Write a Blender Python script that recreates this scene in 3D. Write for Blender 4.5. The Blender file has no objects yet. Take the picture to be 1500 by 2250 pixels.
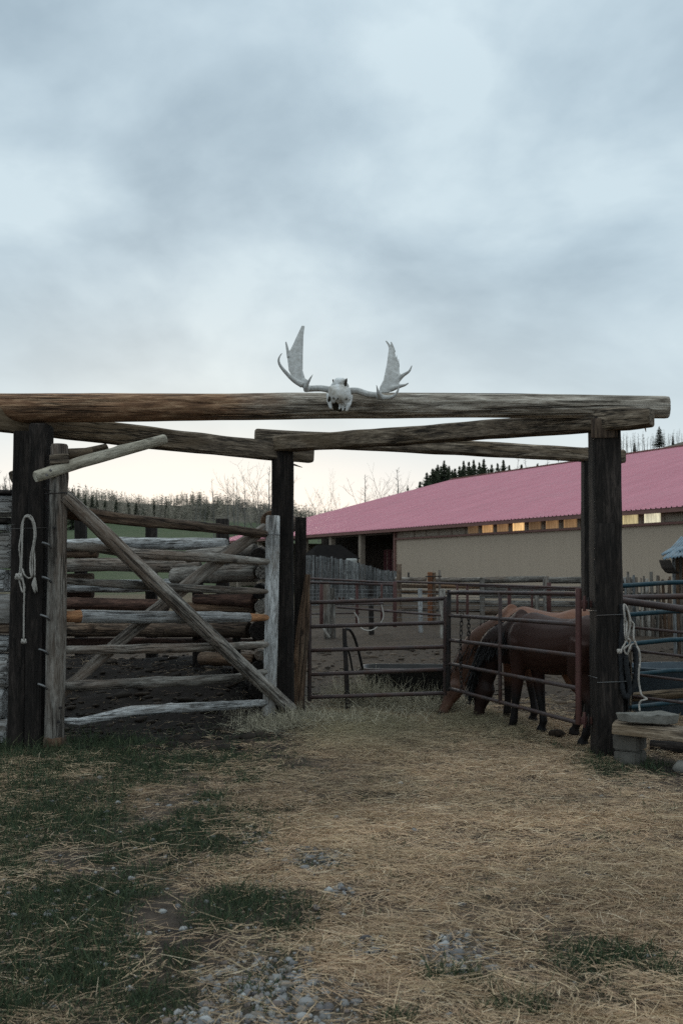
import bpy, bmesh, math, random
import numpy as np
from mathutils import Vector, Matrix, noise as mnoise

random.seed(7)
RNG = np.random.default_rng(11)
SC = bpy.context.scene
COL = SC.collection
R = math.radians

# ------------------------------------------------------------------ camera
CAM_H, PITCH, F = 1.65, 3.53, 2187.5          # metres, degrees, focal length in photo pixels (35 mm on 36 mm)
cam_d = bpy.data.cameras.new('camera')
cam_d.sensor_fit = 'VERTICAL'; cam_d.sensor_height = 36.0; cam_d.sensor_width = 24.0; cam_d.lens = 35.0
cam_d.clip_start = 0.05; cam_d.clip_end = 4000
cam = bpy.data.objects.new('camera', cam_d); COL.objects.link(cam)
cam.location = (0, 0, CAM_H); cam.rotation_euler = (R(90 + PITCH), 0, 0)
SC.camera = cam
cam_d.dof.use_dof = True; cam_d.dof.focus_distance = 9.6; cam_d.dof.aperture_fstop = 4.5

# ------------------------------------------------------------------ world: overcast dusk sky
SUN_EL, SUN_AZ = 6.0, -8.0                     # degrees; azimuth from +Y towards +X
w = bpy.data.worlds.new('World'); SC.world = w; w.use_nodes = True
nt = w.node_tree; nt.nodes.clear()
def N(t, **k):
    n = nt.nodes.new(t)
    for a, b in k.items(): setattr(n, a, b)
    return n
L = lambda a, b: nt.links.new(a, b)
def wmath(op, a, b=None, clamp=False):
    n = N('ShaderNodeMath', operation=op); n.use_clamp = clamp
    for i, v in enumerate((a, b)):
        if v is None: continue
        if isinstance(v, (int, float)): n.inputs[i].default_value = v
        else: L(v, n.inputs[i])
    return n.outputs[0]
def wmix(f, a, b):
    n = N('ShaderNodeMix', data_type='RGBA')
    for s, v in ((n.inputs[0], f), (n.inputs[6], a), (n.inputs[7], b)):
        if isinstance(v, (int, float)): s.default_value = v
        elif isinstance(v, tuple): s.default_value = (*v, 1)
        else: L(v, s)
    return n.outputs[2]
tc = N('ShaderNodeTexCoord'); sep = N('ShaderNodeSeparateXYZ'); L(tc.outputs['Generated'], sep.inputs[0])
zc = wmath('MAXIMUM', sep.outputs[2], 0.0)
den = wmath('ADD', zc, 0.40)
cmb = N('ShaderNodeCombineXYZ')
L(wmath('DIVIDE', sep.outputs[0], den), cmb.inputs[0]); L(wmath('DIVIDE', sep.outputs[1], den), cmb.inputs[1])
mp = N('ShaderNodeMapping'); L(cmb.outputs[0], mp.inputs[0])
mp.inputs['Location'].default_value = (3.15, 1.35, 0.4); mp.inputs['Scale'].default_value = (1.0, 1.0, 1)
n1 = N('ShaderNodeTexNoise'); n1.inputs['Scale'].default_value = 2.6; n1.inputs['Detail'].default_value = 10
n1.inputs['Roughness'].default_value = 0.50; n1.inputs['Distortion'].default_value = 0.28; L(mp.outputs[0], n1.inputs['Vector'])
cr = N('ShaderNodeValToRGB'); n2 = N('ShaderNodeTexNoise'); n2.inputs['Scale'].default_value = 8.5; n2.inputs['Detail'].default_value = 8; n2.inputs['Roughness'].default_value = 0.55; n2.inputs['Distortion'].default_value = 0.2; L(mp.outputs[0], n2.inputs['Vector'])
L(wmath('ADD', n1.outputs['Fac'], wmath('MULTIPLY', wmath('SUBTRACT', n2.outputs['Fac'], 0.5), 0.20)), cr.inputs[0])
e = cr.color_ramp.elements
e[0].position = 0.355; e[0].color = (0.385, 0.50, 0.59, 1)
e[1].position = 0.63; e[1].color = (0.65, 0.785, 0.86, 1)
m_ = cr.color_ramp.elements.new(0.50); m_.color = (0.515, 0.645, 0.735, 1)
# the cloud deck thins and brightens towards the skyline, warm where the sun has gone down
lowf = N('ShaderNodeMapRange'); L(zc, lowf.inputs[0])
lowf.inputs[1].default_value = 0.33; lowf.inputs[2].default_value = 0.09; lowf.inputs[3].default_value = 0; lowf.inputs[4].default_value = 0.74
lowf.interpolation_type = 'SMOOTHSTEP'
pale = wmix(lowf.outputs[0], cr.outputs[0], (0.73, 0.83, 0.87))
low2 = N('ShaderNodeMapRange'); L(zc, low2.inputs[0]); low2.interpolation_type = 'SMOOTHSTEP'
low2.inputs[1].default_value = 0.17; low2.inputs[2].default_value = 0.045; low2.inputs[3].default_value = 0; low2.inputs[4].default_value = 1
sd = Vector((math.sin(R(SUN_AZ)), math.cos(R(SUN_AZ)), 0.0))
dp = N('ShaderNodeVectorMath', operation='DOT_PRODUCT'); L(tc.outputs['Generated'], dp.inputs[0]); dp.inputs[1].default_value = sd
glow = N('ShaderNodeMapRange'); L(dp.outputs['Value'], glow.inputs[0]); glow.interpolation_type = 'SMOOTHSTEP'
glow.inputs[1].default_value = 0.86; glow.inputs[2].default_value = 0.995; glow.inputs[3].default_value = 0; glow.inputs[4].default_value = 1
gf = wmath('MULTIPLY', low2.outputs[0], glow.outputs[0])
deck0 = wmix(gf, pale, (1.0, 0.975, 0.94))
# overcast deck overhead: added brightness, tinted neutral, to raise the light on the scene
zen = N('ShaderNodeMapRange'); L(zc, zen.inputs[0]); zen.interpolation_type = 'SMOOTHSTEP'
zen.inputs[1].default_value = 0.42; zen.inputs[2].default_value = 0.98; zen.inputs[3].default_value = 0; zen.inputs[4].default_value = 1
zg = wmix(zen.outputs[0], (1.0, 1.0, 1.0), (2.25, 2.05, 1.9))
dm = N('ShaderNodeMix', data_type='RGBA', blend_type='MULTIPLY'); dm.inputs[0].default_value = 1; L(deck0, dm.inputs[6]); L(zg, dm.inputs[7]); deck = dm.outputs[2]
sky = N('ShaderNodeTexSky', sky_type='NISHITA'); sky.sun_disc = False
sky.sun_elevation = R(SUN_EL); sky.sun_rotation = R(SUN_AZ)
skyb = N('ShaderNodeMix', data_type='RGBA', blend_type='MULTIPLY'); skyb.inputs[0].default_value = 1
L(sky.outputs[0], skyb.inputs[6]); skyb.inputs[7].default_value = (0.1, 0.1, 0.1, 1)
fin = wmix(0.94, skyb.outputs[2], deck)
bg = N('ShaderNodeBackground'); L(fin, bg.inputs[0]); bg.inputs[1].default_value = 1.0
wo = N('ShaderNodeOutputWorld'); L(bg.outputs[0], wo.inputs[0])

# ------------------------------------------------------------------ sun (thin light through low cloud), exposure
sl = bpy.data.lights.new('sun', 'SUN'); sl.energy = 0.5; sl.angle = R(14); sl.color = (1.0, 0.86, 0.68)
sun = bpy.data.objects.new('sun', sl); COL.objects.link(sun)
sdir = Vector((math.sin(R(SUN_AZ)) * math.cos(R(SUN_EL)), math.cos(R(SUN_AZ)) * math.cos(R(SUN_EL)), math.sin(R(SUN_EL))))
sun.rotation_euler = sdir.to_track_quat('Z', 'Y').to_euler(); sun.location = sdir * 60
vs = SC.view_settings; vs.view_transform = 'Standard'; vs.look = 'None'; vs.exposure = 0.0; vs.gamma = 1.0; vs.use_curve_mapping = False
SC.cycles.use_denoising = False; SC.cycles.max_bounces = 6; SC.cycles.diffuse_bounces = 3; SC.cycles.glossy_bounces = 2
SC.cycles.transparent_max_bounces = 8

# ------------------------------------------------------------------ measuring helpers
_t = R(PITCH); _fw = Vector((0, math.cos(_t), math.sin(_t))); _up = Vector((0, -math.sin(_t), math.cos(_t)))
def at(px, py, Y):
    """the place in the world, Y metres away, that was measured at photo pixel px,py"""
    d = _fw + Vector(((px - 750) / F, 0, 0)) + _up * ((1125 - py) / F)
    return Vector((0, 0, CAM_H)) + d * (Y / d.y)
def gnd(px, py):
    d = _fw + Vector(((px - 750) / F, 0, 0)) + _up * ((1125 - py) / F)
    return Vector((0, 0, CAM_H)) + d * (-CAM_H / d.z)
def px2m(p, Y): return p * Y / F
def plane_Y(px, A, B):
    """distance at which column px meets the upright plane through plan points A and B"""
    k = (px - 750) / F * math.cos(_t)
    s = (B[0] - A[0]) / (B[1] - A[1])
    return (A[0] - s * A[1]) / (k - s)

# ------------------------------------------------------------------ numpy noise
def _hash(ix, iy, s):
    h = (ix.astype(np.int64) * 374761393 + iy.astype(np.int64) * 668265263 + s * 974711) & 0x7fffffff
    h = ((h ^ (h >> 13)) * 1274126177) & 0x7fffffff
    return ((h ^ (h >> 16)) & 0xffff) / 65535.0
def vn(x, y, s=0):
    x = np.asarray(x, float); y = np.asarray(y, float)
    ix = np.floor(x); iy = np.floor(y); fx = x - ix; fy = y - iy
    fx = fx * fx * (3 - 2 * fx); fy = fy * fy * (3 - 2 * fy)
    a = _hash(ix, iy, s); b = _hash(ix + 1, iy, s); c = _hash(ix, iy + 1, s); d = _hash(ix + 1, iy + 1, s)
    return (a * (1 - fx) + b * fx) * (1 - fy) + (c * (1 - fx) + d * fx) * fy
def fbm(x, y, s=0, o=4):
    t = 0; a = 0.5
    for k in range(o):
        t = t + a * vn(x, y, s + k * 17); x = x * 2.03; y = y * 2.03; a *= 0.5
    return t / (1 - 0.5 ** o)
def sstep(a, b, x):
    t = np.clip((x - a) / (b - a), 0, 1); return t * t * (3 - 2 * t)

# ------------------------------------------------------------------ terrain and ground zones
def blob_list(l):
    o = []
    for cx, cy, rx, ry in l:
        c = gnd(cx, cy); a = gnd(cx, cy - ry); b = gnd(cx, cy + ry)
        o.append((c.x, (a.y + b.y) / 2, rx * c.y / F, abs(a.y - b.y) / 2))
    return o
GRASS = blob_list([(80, 1690, 250, 70), (300, 1705, 110, 42), (50, 1800, 170, 60), (470, 1752, 62, 13), (340, 1832, 100, 20), (215, 1800, 90, 26),
                   (80, 1965, 120, 46), (560, 1985, 140, 42), (470, 2030, 70, 36), (620, 2035, 70, 26), (180, 2160, 190, 90), (330, 2215, 130, 60),
                   (400, 2110, 60, 34), (1000, 2150, 80, 26), (1330, 2105, 130, 46), (1480, 2150, 80, 30), (1335, 1688, 85, 26), (1420, 1690, 60, 22),
                   (1140, 2215, 80, 26), (860, 2248, 60, 20), (250, 1890, 60, 16)])
MUD = blob_list([(360, 1600, 330, 62), (440, 1662, 240, 34), (600, 1660, 90, 28), (430, 2060, 110, 40), (1490, 1700, 90, 40)])
GRAVEL = blob_list([(620, 2180, 190, 85), (520, 2240, 160, 40), (720, 2230, 110, 50), (690, 1890, 80, 34), (560, 1840, 60, 20), (1000, 2090, 90, 46), (760, 1960, 60, 20), (800, 2100, 60, 40)])
HAY = blob_list([(800, 1610, 190, 50), (900, 1560, 110, 40), (660, 1600, 70, 32), (1050, 1600, 130, 34)])
def zone(X, Y, bl, nz=0.55, sc=2.2, s=5):
    X = np.asarray(X, float); Y = np.asarray(Y, float)
    m = np.zeros_like(X)
    for cx, cy, rx, ry in bl:
        d = np.sqrt(((X - cx) / rx) ** 2 + ((Y - cy) / ry) ** 2)
        m = np.maximum(m, 1.35 - d)
    return np.clip(m + (fbm(X * sc, Y * sc, s) - 0.5) * 2 * nz, 0, 1)
def grass_m(X, Y, nz=0.4):
    X = np.asarray(X, float); Y = np.asarray(Y, float); u = X / np.maximum(Y, 1)
    lf = sstep(0.02, -0.16, u) * sstep(9.6, 8.8, Y); pt = sstep(0.46, 0.62, fbm(X * 1.5, Y * 1.2, 131, 5) + 0.10 * lf)
    return np.clip(np.maximum(zone(X, Y, GRASS, nz + 0.15, 3.0), pt * lf * 0.9), 0, 1)
def terr(X, Y):
    X = np.asarray(X, float); Y = np.asarray(Y, float)
    yc = 250 + 110 * np.clip((20 - X) / 60, 0, 1)
    t = np.maximum(np.minimum(Y, yc) - 78, 0)
    z = 0.085 * t * t / (t + 25)
    lf = np.clip((30 - X) / 50, 0, 1); z = z + lf * (0.055 * np.clip(np.minimum(Y, yc) - 275, 0, 85) + 0.05 * np.clip(-X - 60, 0, 70) * np.clip((Y - 250) / 80, 0, 1)) + lf * 2.2 * (fbm(X / 26, Y / 60, 19, 3) - 0.5) * np.clip((Y - 270) / 60, 0, 1)
    z = z + 0.262 * np.clip(X - 2, 0, 95) * np.clip((Y - 110) / 120, 0, 1)
    z = z - 0.12 * np.maximum(0, Y - yc - 5) * np.clip((X + 60) / 60, 0.2, 1)
    z = z + (fbm(X / 9, Y / 9, 3) - 0.5) * np.clip((Y - 40) / 60, 0, 1.2)
    return np.maximum(z, -0.3)
def gz(X, Y):
    X = np.asarray(X, float); Y = np.asarray(Y, float)
    near = np.clip((30 - Y) / 15, 0, 1)
    z = terr(X, Y) + near * ((fbm(X * 0.9, Y * 0.9, 8) - 0.5) * 0.05 + (fbm(X * 5, Y * 5, 9, 3) - 0.5) * 0.028)
    z = z + near * 0.05 * zone(X, Y, HAY, 0.2) + near * 0.03 * zone(X, Y, MUD, 0.9, 4) * (fbm(X * 7, Y * 7, 21, 3) - 0.5) * 2
    pen = np.clip((Y - 10.6) / 1.0, 0, 1) * np.clip((40 - Y) / 10, 0, 1)
    mound = sstep(10.2, 12.4, Y) * sstep(14.6, 13.4, Y) * sstep(-0.75, -1.5, X) * sstep(-9, -6, X)
    z = z + mound * (0.50 + 0.18 * (fbm(X * 1.7, Y * 1.7, 44, 3) - 0.5))
    return z + pen * (fbm(X * 3.1, Y * 3.1, 33, 4) - 0.5) * 0.11
def gz1(x, y): return float(gz(np.array([x]), np.array([y]))[0])

# ------------------------------------------------------------------ mesh and object helpers
W = {}
def link(o, parent=None, M=None):
    COL.objects.link(o); M = M if M is not None else Matrix.Identity(4)
    if parent is not None:
        o.parent = parent; o.matrix_basis = W[parent.name].inverted() @ M
    else: o.matrix_basis = M
    W[o.name] = M
    return o
def tag(o, label=None, cat=None, group=None, kind=None):
    for k, v in (('label', label), ('category', cat), ('group', group), ('kind', kind)):
        if v: o[k] = v
    return o
def thing(name, loc, label, cat, group=None, rot=None):
    o = bpy.data.objects.new(name, None); o.empty_display_size = 0.2
    M = Matrix.Translation(Vector(loc))
    if rot is not None: M = M @ rot
    return tag(link(o, None, M), label, cat, group, 'thing')
def new_mesh(name, V, Fc, smooth=True):
    me = bpy.data.meshes.new(name); me.from_pydata([tuple(v) for v in V], [], Fc)
    if smooth: me.polygons.foreach_set('use_smooth', [True] * len(me.polygons))
    me.update(); return me
def big_mesh(name, V, Q, smooth=False, col=None):
    """fast mesh from numpy: V (n,3), Q (m,k) faces of equal size"""
    me = bpy.data.meshes.new(name); V = np.ascontiguousarray(V, np.float32); Q = np.ascontiguousarray(Q, np.int32)
    me.vertices.add(len(V)); me.vertices.foreach_set('co', V.ravel())
    me.loops.add(Q.size); me.loops.foreach_set('vertex_index', Q.ravel())
    me.polygons.add(len(Q)); k = Q.shape[1]
    me.polygons.foreach_set('loop_start', np.arange(0, Q.size, k, dtype=np.int32))
    try: me.polygons.foreach_set('loop_total', np.full(len(Q), k, np.int32))
    except Exception: pass
    me.polygons.foreach_set('use_smooth', np.full(len(Q), smooth))
    me.update(calc_edges=True)
    if col is not None:
        a = me.color_attributes.new('Col', 'FLOAT_COLOR', 'POINT')
        c4 = np.ones((len(V), 4), np.float32); c4[:, :3] = col; a.data.foreach_set('color', c4.ravel())
    return me
def obj(name, me, mat, parent=None, M=None):
    o = bpy.data.objects.new(name, me)
    if mat is not None and len(me.materials) == 0: me.materials.append(mat)
    return link(o, parent, M)
def frame_z(p0, p1, hint=None):
    z = (p1 - p0).normalized()
    h = hint or (Vector((0, 0, 1)) if abs(z.z) < 0.9 else Vector((0, 1, 0)))
    x = h.cross(z).normalized(); y = z.cross(x)
    M = Matrix((x, y, z)).transposed().to_4x4(); M.translation = p0
    return M

_seed = [100]
def stick_geo(pts, shape='round', n=12, seg=0.16, rough=0.05, taper_end=0.9, hint=None, M=None, seed=None, flat=0.0, bev=0.14, knots=0, cracks=0):
    """a log, pole, timber or pipe along pts [(Vector, r) or (Vector, (half_w, half_h))]; grain runs along local Z"""
    if seed is None: _seed[0] += 1; seed = _seed[0]
    rnd = random.Random(seed)
    if M is None: M = frame_z(pts[0][0], pts[-1][0], hint)
    Mi = M.inverted(); P = [Mi @ p for p, r in pts]; RR = [r if isinstance(r, tuple) else (r, r) for p, r in pts]
    rows = []
    for i in range(len(P) - 1):
        k = max(1, int((P[i + 1] - P[i]).length / seg))
        for j in range(k):
            t = j / k; s = t * t * (3 - 2 * t) if len(P) > 2 else t
            rows.append((P[i].lerp(P[i + 1], t), RR[i][0] + (RR[i + 1][0] - RR[i][0]) * s, RR[i][1] + (RR[i + 1][1] - RR[i][1]) * s))
    rows.append((P[-1], *RR[-1]))
    if taper_end < 1:
        d0 = (rows[1][0] - rows[0][0]).normalized(); d1 = (rows[-1][0] - rows[-2][0]).normalized()
        b = min(rows[0][1], rows[0][2]) * 0.22
        rows = [(rows[0][0], rows[0][1] * taper_end, rows[0][2] * taper_end), (rows[0][0] + d0 * b, rows[0][1], rows[0][2])] + rows[1:-1] + \
               [(rows[-1][0] - d1 * b, rows[-1][1], rows[-1][2]), (rows[-1][0], rows[-1][1] * taper_end, rows[-1][2] * taper_end)]
    if shape == 'square':
        c = 1 - bev; unit = [(1, -c), (1, -c * 0.3), (1, c * 0.3), (1, c), (c, 1), (c * 0.3, 1), (-c * 0.3, 1), (-c, 1),
                             (-1, c), (-1, c * 0.3), (-1, -c * 0.3), (-1, -c), (-c, -1), (-c * 0.3, -1), (c * 0.3, -1), (c, -1)]
    else:
        unit = [(math.cos(2 * math.pi * i / n), math.sin(2 * math.pi * i / n)) for i in range(n)]
    n = len(unit); V = []; ox = rnd.uniform(0, 90)
    kn = [(rnd.uniform(0, 1), rnd.uniform(0, 6.28), rnd.uniform(0.12, 0.3)) for _ in range(knots)]
    Lz = max(0.01, (P[-1] - P[0]).length)
    crk = [(rnd.uniform(0, 6.28), rnd.uniform(-.2, .6) * Lz, rnd.uniform(.3, .9) * Lz, rnd.uniform(.10, .22), rnd.uniform(-.25, .25)) for _ in range(cracks)]
    for q, (p, a, b) in enumerate(rows):
        for (ux, uy) in unit:
            k = 1.0
            if rough:
                k += rough * (mnoise.noise(Vector((ux * 1.1 + ox, uy * 1.1, p.z * 1.6 / max(a, 0.03) * 0.12))) * 1.2 +
                              0.6 * mnoise.noise(Vector((ux * 3.5 + ox, uy * 3.5, p.z * 4))))
                th = math.atan2(uy, ux)
                for kz, ka, kh in kn:
                    dz = (p.z / Lz - kz) * Lz / (a * 1.1); da = math.atan2(math.sin(th - ka), math.cos(th - ka)) * 1.2
                    k += kh * math.exp(-(dz * dz + da * da) * 2.2)
            if crk:
                th = math.atan2(uy, ux)
                for ca, z0, zl, dp_, tw in crk:
                    if z0 < p.z < z0 + zl:
                        da = math.atan2(math.sin(th - ca - tw * p.z), math.cos(th - ca - tw * p.z))
                        if abs(da) < 3.3 / n: k -= dp_ * (1 - abs(da) * n / 3.3) * min(1, (p.z - z0) * 4, (z0 + zl - p.z) * 4)
            V.append((p.x + ux * a * k, p.y + uy * b * k, p.z))
    Fc = []; m = len(rows)
    for q in range(m - 1):
        for i in range(n):
            j = (i + 1) % n; Fc.append((q * n + i, q * n + j, (q + 1) * n + j, (q + 1) * n + i))
    Fc.append(tuple(range(n - 1, -1, -1))); Fc.append(tuple((m - 1) * n + i for i in range(n)))
    return V, Fc, M
def stick(name, pts, mat, parent=None, **k):
    V, Fc, M = stick_geo(pts, **k)
    me = new_mesh(name, V, Fc)
    if k.get('shape') == 'square': me.set_sharp_from_angle(angle=R(38))
    me.polygons[len(Fc) - 1].use_smooth = False; me.polygons[len(Fc) - 2].use_smooth = False
    return obj(name, me, mat, parent, M)
def pipe(name, pts, r, mat, parent=None, n=10, seg=0.4, **k):
    return stick(name, [(p, r) for p in pts], mat, parent, n=n, seg=seg, rough=k.pop('rough', 0.0), taper_end=k.pop('taper_end', 0.9), **k)
def curve_pts(P, k=6):
    """Catmull-Rom through P"""
    P = [Vector(p) for p in P]; Q = [P[0] * 2 - P[1]] + P + [P[-1] * 2 - P[-2]]; o = []
    for i in range(1, len(Q) - 2):
        for j in range(k):
            t = j / k; a, b, c, d = Q[i - 1:i + 3]
            o.append(0.5 * ((2 * b) + (c - a) * t + (2 * a - 5 * b + 4 * c - d) * t * t + (3 * b - a - 3 * c + d) * t ** 3))
    o.append(P[-1]); return o
def tube_geo(P, r, n=8, twist=0.0):
    """swept tube along many points with parallel transport"""
    P = [Vector(p) for p in P]; V = []; Fc = []; rr = r if isinstance(r, (list, tuple)) else [r] * len(P)
    x = None
    for i, p in enumerate(P):
        d = (P[min(i + 1, len(P) - 1)] - P[max(i - 1, 0)]).normalized()
        if x is None: x = d.orthogonal().normalized()
        x = (x - d * x.dot(d)).normalized(); y = d.cross(x)
        for k in range(n):
            a = 2 * math.pi * k / n + twist * i
            q = rr[i] * (1 + (0.16 * math.cos(3 * (a - 2 * twist * i)) if twist else 0))
            V.append(p + x * (q * math.cos(a)) + y * (q * math.sin(a)))
    for i in range(len(P) - 1):
        for k in range(n):
            j = (k + 1) % n; Fc.append((i * n + k, i * n + j, (i + 1) * n + j, (i + 1) * n + k))
    Fc.append(tuple(range(n - 1, -1, -1))); Fc.append(tuple((len(P) - 1) * n + i for i in range(n)))
    return V, Fc
def join_geo(gs):
    V = []; Fc = []
    for v, f in gs:
        o = len(V); V += [tuple(a) for a in v]; Fc += [tuple(i + o for i in q) for q in f]
    return V, Fc
def box_geo(x0, x1, y0, y1, z0, z1):
    V = [(x0, y0, z0), (x1, y0, z0), (x1, y1, z0), (x0, y1, z0), (x0, y0, z1), (x1, y0, z1), (x1, y1, z1), (x0, y1, z1)]
    return V, [(0, 3, 2, 1), (4, 5, 6, 7), (0, 1, 5, 4), (1, 2, 6, 5), (2, 3, 7, 6), (3, 0, 4, 7)]
def box(name, b, mat, parent=None, M=None, bevel=0.0):
    V, Fc = box_geo(*b); me = new_mesh(name, V, Fc, False)
    if bevel:
        bm = bmesh.new(); bm.from_mesh(me); bmesh.ops.bevel(bm, geom=bm.edges[:], offset=bevel, segments=1, affect='EDGES'); bm.to_mesh(me); bm.free()
    return obj(name, me, mat, parent, M)
def ell_loft(rings, n=14):
    """rings: (center, lateral axis vec * half width, vertical axis vec * half height)"""
    V = []; Fc = []
    for c, a, b in rings:
        for k in range(n):
            t = 2 * math.pi * k / n; V.append(c + a * math.cos(t) + b * math.sin(t))
    m = len(rings)
    for i in range(m - 1):
        for k in range(n):
            j = (k + 1) % n; Fc.append((i * n + k, i * n + j, (i + 1) * n + j, (i + 1) * n + k))
    Fc.append(tuple(range(n - 1, -1, -1))); Fc.append(tuple((m - 1) * n + k for k in range(n)))
    return V, Fc
def fuse(name, gs, voxel, smooth_it=6, fac=0.5):
    """one continuous skin over overlapping volumes"""
    V, Fc = join_geo(gs); me = new_mesh(name + '_raw', V, Fc)
    bm = bmesh.new(); bm.from_mesh(me); bmesh.ops.triangulate(bm, faces=[f for f in bm.faces if len(f.verts) > 4]); bm.to_mesh(me); bm.free()
    o = bpy.data.objects.new(name + '_raw', me); COL.objects.link(o)
    m = o.modifiers.new('r', 'REMESH'); m.mode = 'VOXEL'; m.voxel_size = voxel
    s = o.modifiers.new('s', 'SMOOTH'); s.iterations = smooth_it; s.factor = fac
    dg = bpy.context.evaluated_depsgraph_get(); dg.update()
    out = bpy.data.meshes.new_from_object(o.evaluated_get(dg)); out.name = name
    bpy.data.objects.remove(o); bpy.data.meshes.remove(me)
    out.polygons.foreach_set('use_smooth', [True] * len(out.polygons))
    return out
def recenter(me, p):
    me.transform(Matrix.Translation(-Vector(p))); return me

# ------------------------------------------------------------------ materials
class Mt:
    def __init__(s, name):
        s.m = bpy.data.materials.new(name); s.m.use_nodes = True; s.nt = s.m.node_tree
        s.b = s.nt.nodes['Principled BSDF']; s.o = s.nt.nodes['Material Output']
        s.b.inputs['Specular IOR Level'].default_value = 0.25
    def n(s, t, **k):
        x = s.nt.nodes.new(t)
        for a, b in k.items():
            if a in x.inputs.keys() if hasattr(x.inputs, 'keys') else False: x.inputs[a].default_value = b
            else: setattr(x, a, b)
        return x
    def l(s, a, b): s.nt.links.new(a, b)
    def math(s, op, a, b=None, clamp=False):
        x = s.nt.nodes.new('ShaderNodeMath'); x.operation = op; x.use_clamp = clamp
        for i, v in enumerate((a, b)):
            if v is None: continue
            if isinstance(v, (int, float)): x.inputs[i].default_value = v
            else: s.l(v, x.inputs[i])
        return x.outputs[0]
    def mix(s, f, a, b, bt='MIX'):
        x = s.nt.nodes.new('ShaderNodeMix'); x.data_type = 'RGBA'; x.blend_type = bt
        for q, v in ((x.inputs[0], f), (x.inputs[6], a), (x.inputs[7], b)):
            if isinstance(v, (int, float)): q.default_value = v
            elif isinstance(v, tuple): q.default_value = (*v[:3], 1)
            else: s.l(v, q)
        return x.outputs[2]
    def ramp(s, fac, stops):
        x = s.nt.nodes.new('ShaderNodeValToRGB'); s.l(fac, x.inputs[0]); e = x.color_ramp.elements
        while len(e) < len(stops): e.new(0.5)
        for i, (p, c) in enumerate(stops):
            e[i].position = p; e[i].color = (*(c if isinstance(c, tuple) else (c, c, c)), 1)
        return x.outputs[0]
    def noise(s, vec, scale, detail=4, rough=0.55, dist=0.0):
        x = s.nt.nodes.new('ShaderNodeTexNoise'); x.inputs['Scale'].default_value = scale; x.inputs['Detail'].default_value = detail
        x.inputs['Roughness'].default_value = rough; x.inputs['Distortion'].default_value = dist; s.l(vec, x.inputs['Vector']); return x.outputs['Fac']
    def coords(s, scale=(1, 1, 1), rnd=True):
        tc = s.nt.nodes.new('ShaderNodeTexCoord'); mp = s.nt.nodes.new('ShaderNodeMapping'); mp.inputs['Scale'].default_value = scale
        v = tc.outputs['Object']
        if rnd:
            oi = s.nt.nodes.new('ShaderNodeObjectInfo'); s.oi = oi
            ad = s.nt.nodes.new('ShaderNodeVectorMath'); ad.operation = 'ADD'; s.l(v, ad.inputs[0])
            mu = s.nt.nodes.new('ShaderNodeVectorMath'); mu.operation = 'SCALE'; mu.inputs[0].default_value = (37, 53, 71); s.l(oi.outputs['Random'], mu.inputs['Scale'])
            s.l(mu.outputs[0], ad.inputs[1]); v = ad.outputs[0]
        s.l(v, mp.inputs[0]); return mp.outputs[0]
    def bump(s, h, strength=0.5, dist=0.01):
        x = s.nt.nodes.new('ShaderNodeBump'); x.inputs['Strength'].default_value = strength; x.inputs['Distance'].default_value = dist
        s.l(h, x.inputs['Height']); s.l(x.outputs[0], s.b.inputs['Normal'])
    def base(s, c, rough=0.8):
        if isinstance(c, tuple): s.b.inputs['Base Color'].default_value = (*c, 1)
        else: s.l(c, s.b.inputs['Base Color'])
        s.b.inputs['Roughness'].default_value = rough

def wood(name, light, mid, dark, stain=None, stain_amt=0.5, crack=0.55, vary=0.35, rough=0.88):
    """weathered timber: streaked along local Z, with drying checks, knots and stains"""
    t = Mt(name); g = t.coords((1, 1, 0.13)); c = t.coords((1, 1, 0.05)); p = t.coords((1, 1, 0.4))
    gr = t.noise(g, 24, 9, 0.72, 0.6); bl = t.noise(p, 3.6, 7, 0.68); fine = t.noise(g, 70, 4, 0.7, 0.4)
    col = t.ramp(gr, [(0.37, dark), (0.5, mid), (0.63, light)])
    col = t.mix(t.ramp(bl, [(0.45, 0.0), (0.64, 0.7)]), col, tuple(x * 0.5 for x in mid))
    col = t.mix(t.ramp(fine, [(0.36, 0.7), (0.52, 0.0)]), col, tuple(x * 0.5 for x in dark))
    if stain is not None:
        st = t.noise(t.coords((1, 1, 0.22)), 1.9, 4, 0.6, 0.6)
        col = t.mix(t.ramp(st, [(0.5, 0.0), (0.62, stain_amt)]), col, stain)
    ck = t.noise(c, 17, 3, 0.5, 0.15)
    line = t.ramp(ck, [(0.458, 0.0), (0.5, 1.0), (0.542, 0.0)])
    vo = t.nt.nodes.new('ShaderNodeTexVoronoi'); vo.inputs['Scale'].default_value = 4.2; t.l(t.coords((1, 1, 0.55)), vo.inputs['Vector'])
    col = t.mix(t.ramp(vo.outputs['Distance'], [(0.05, 0.85), (0.13, 0.0)]), col, tuple(x * 0.45 for x in dark))
    gate = t.ramp(t.noise(p, 2.1, 2), [(0.42, 0.0), (0.52, 1.0)])
    ckf = t.math('MULTIPLY', t.math('MULTIPLY', line, gate), crack)
    col = t.mix(ckf, col, (0.012, 0.010, 0.008))
    vr = t.nt.nodes.new('ShaderNodeMapRange'); t.l(t.oi.outputs['Random'], vr.inputs[0]); vr.inputs[3].default_value = 1 - vary; vr.inputs[4].default_value = 1 + vary * 0.7
    hs = t.nt.nodes.new('ShaderNodeHueSaturation'); t.l(vr.outputs[0], hs.inputs['Value']); t.l(col, hs.inputs['Color'])
    t.base(hs.outputs[0], rough)
    h = t.math('SUBTRACT', t.math('ADD', t.math('MULTIPLY', gr, 0.6), t.math('MULTIPLY', fine, 0.25)), t.math('MULTIPLY', ckf, 1.2))
    t.bump(h, 0.9, 0.012)
    return t.m
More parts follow.
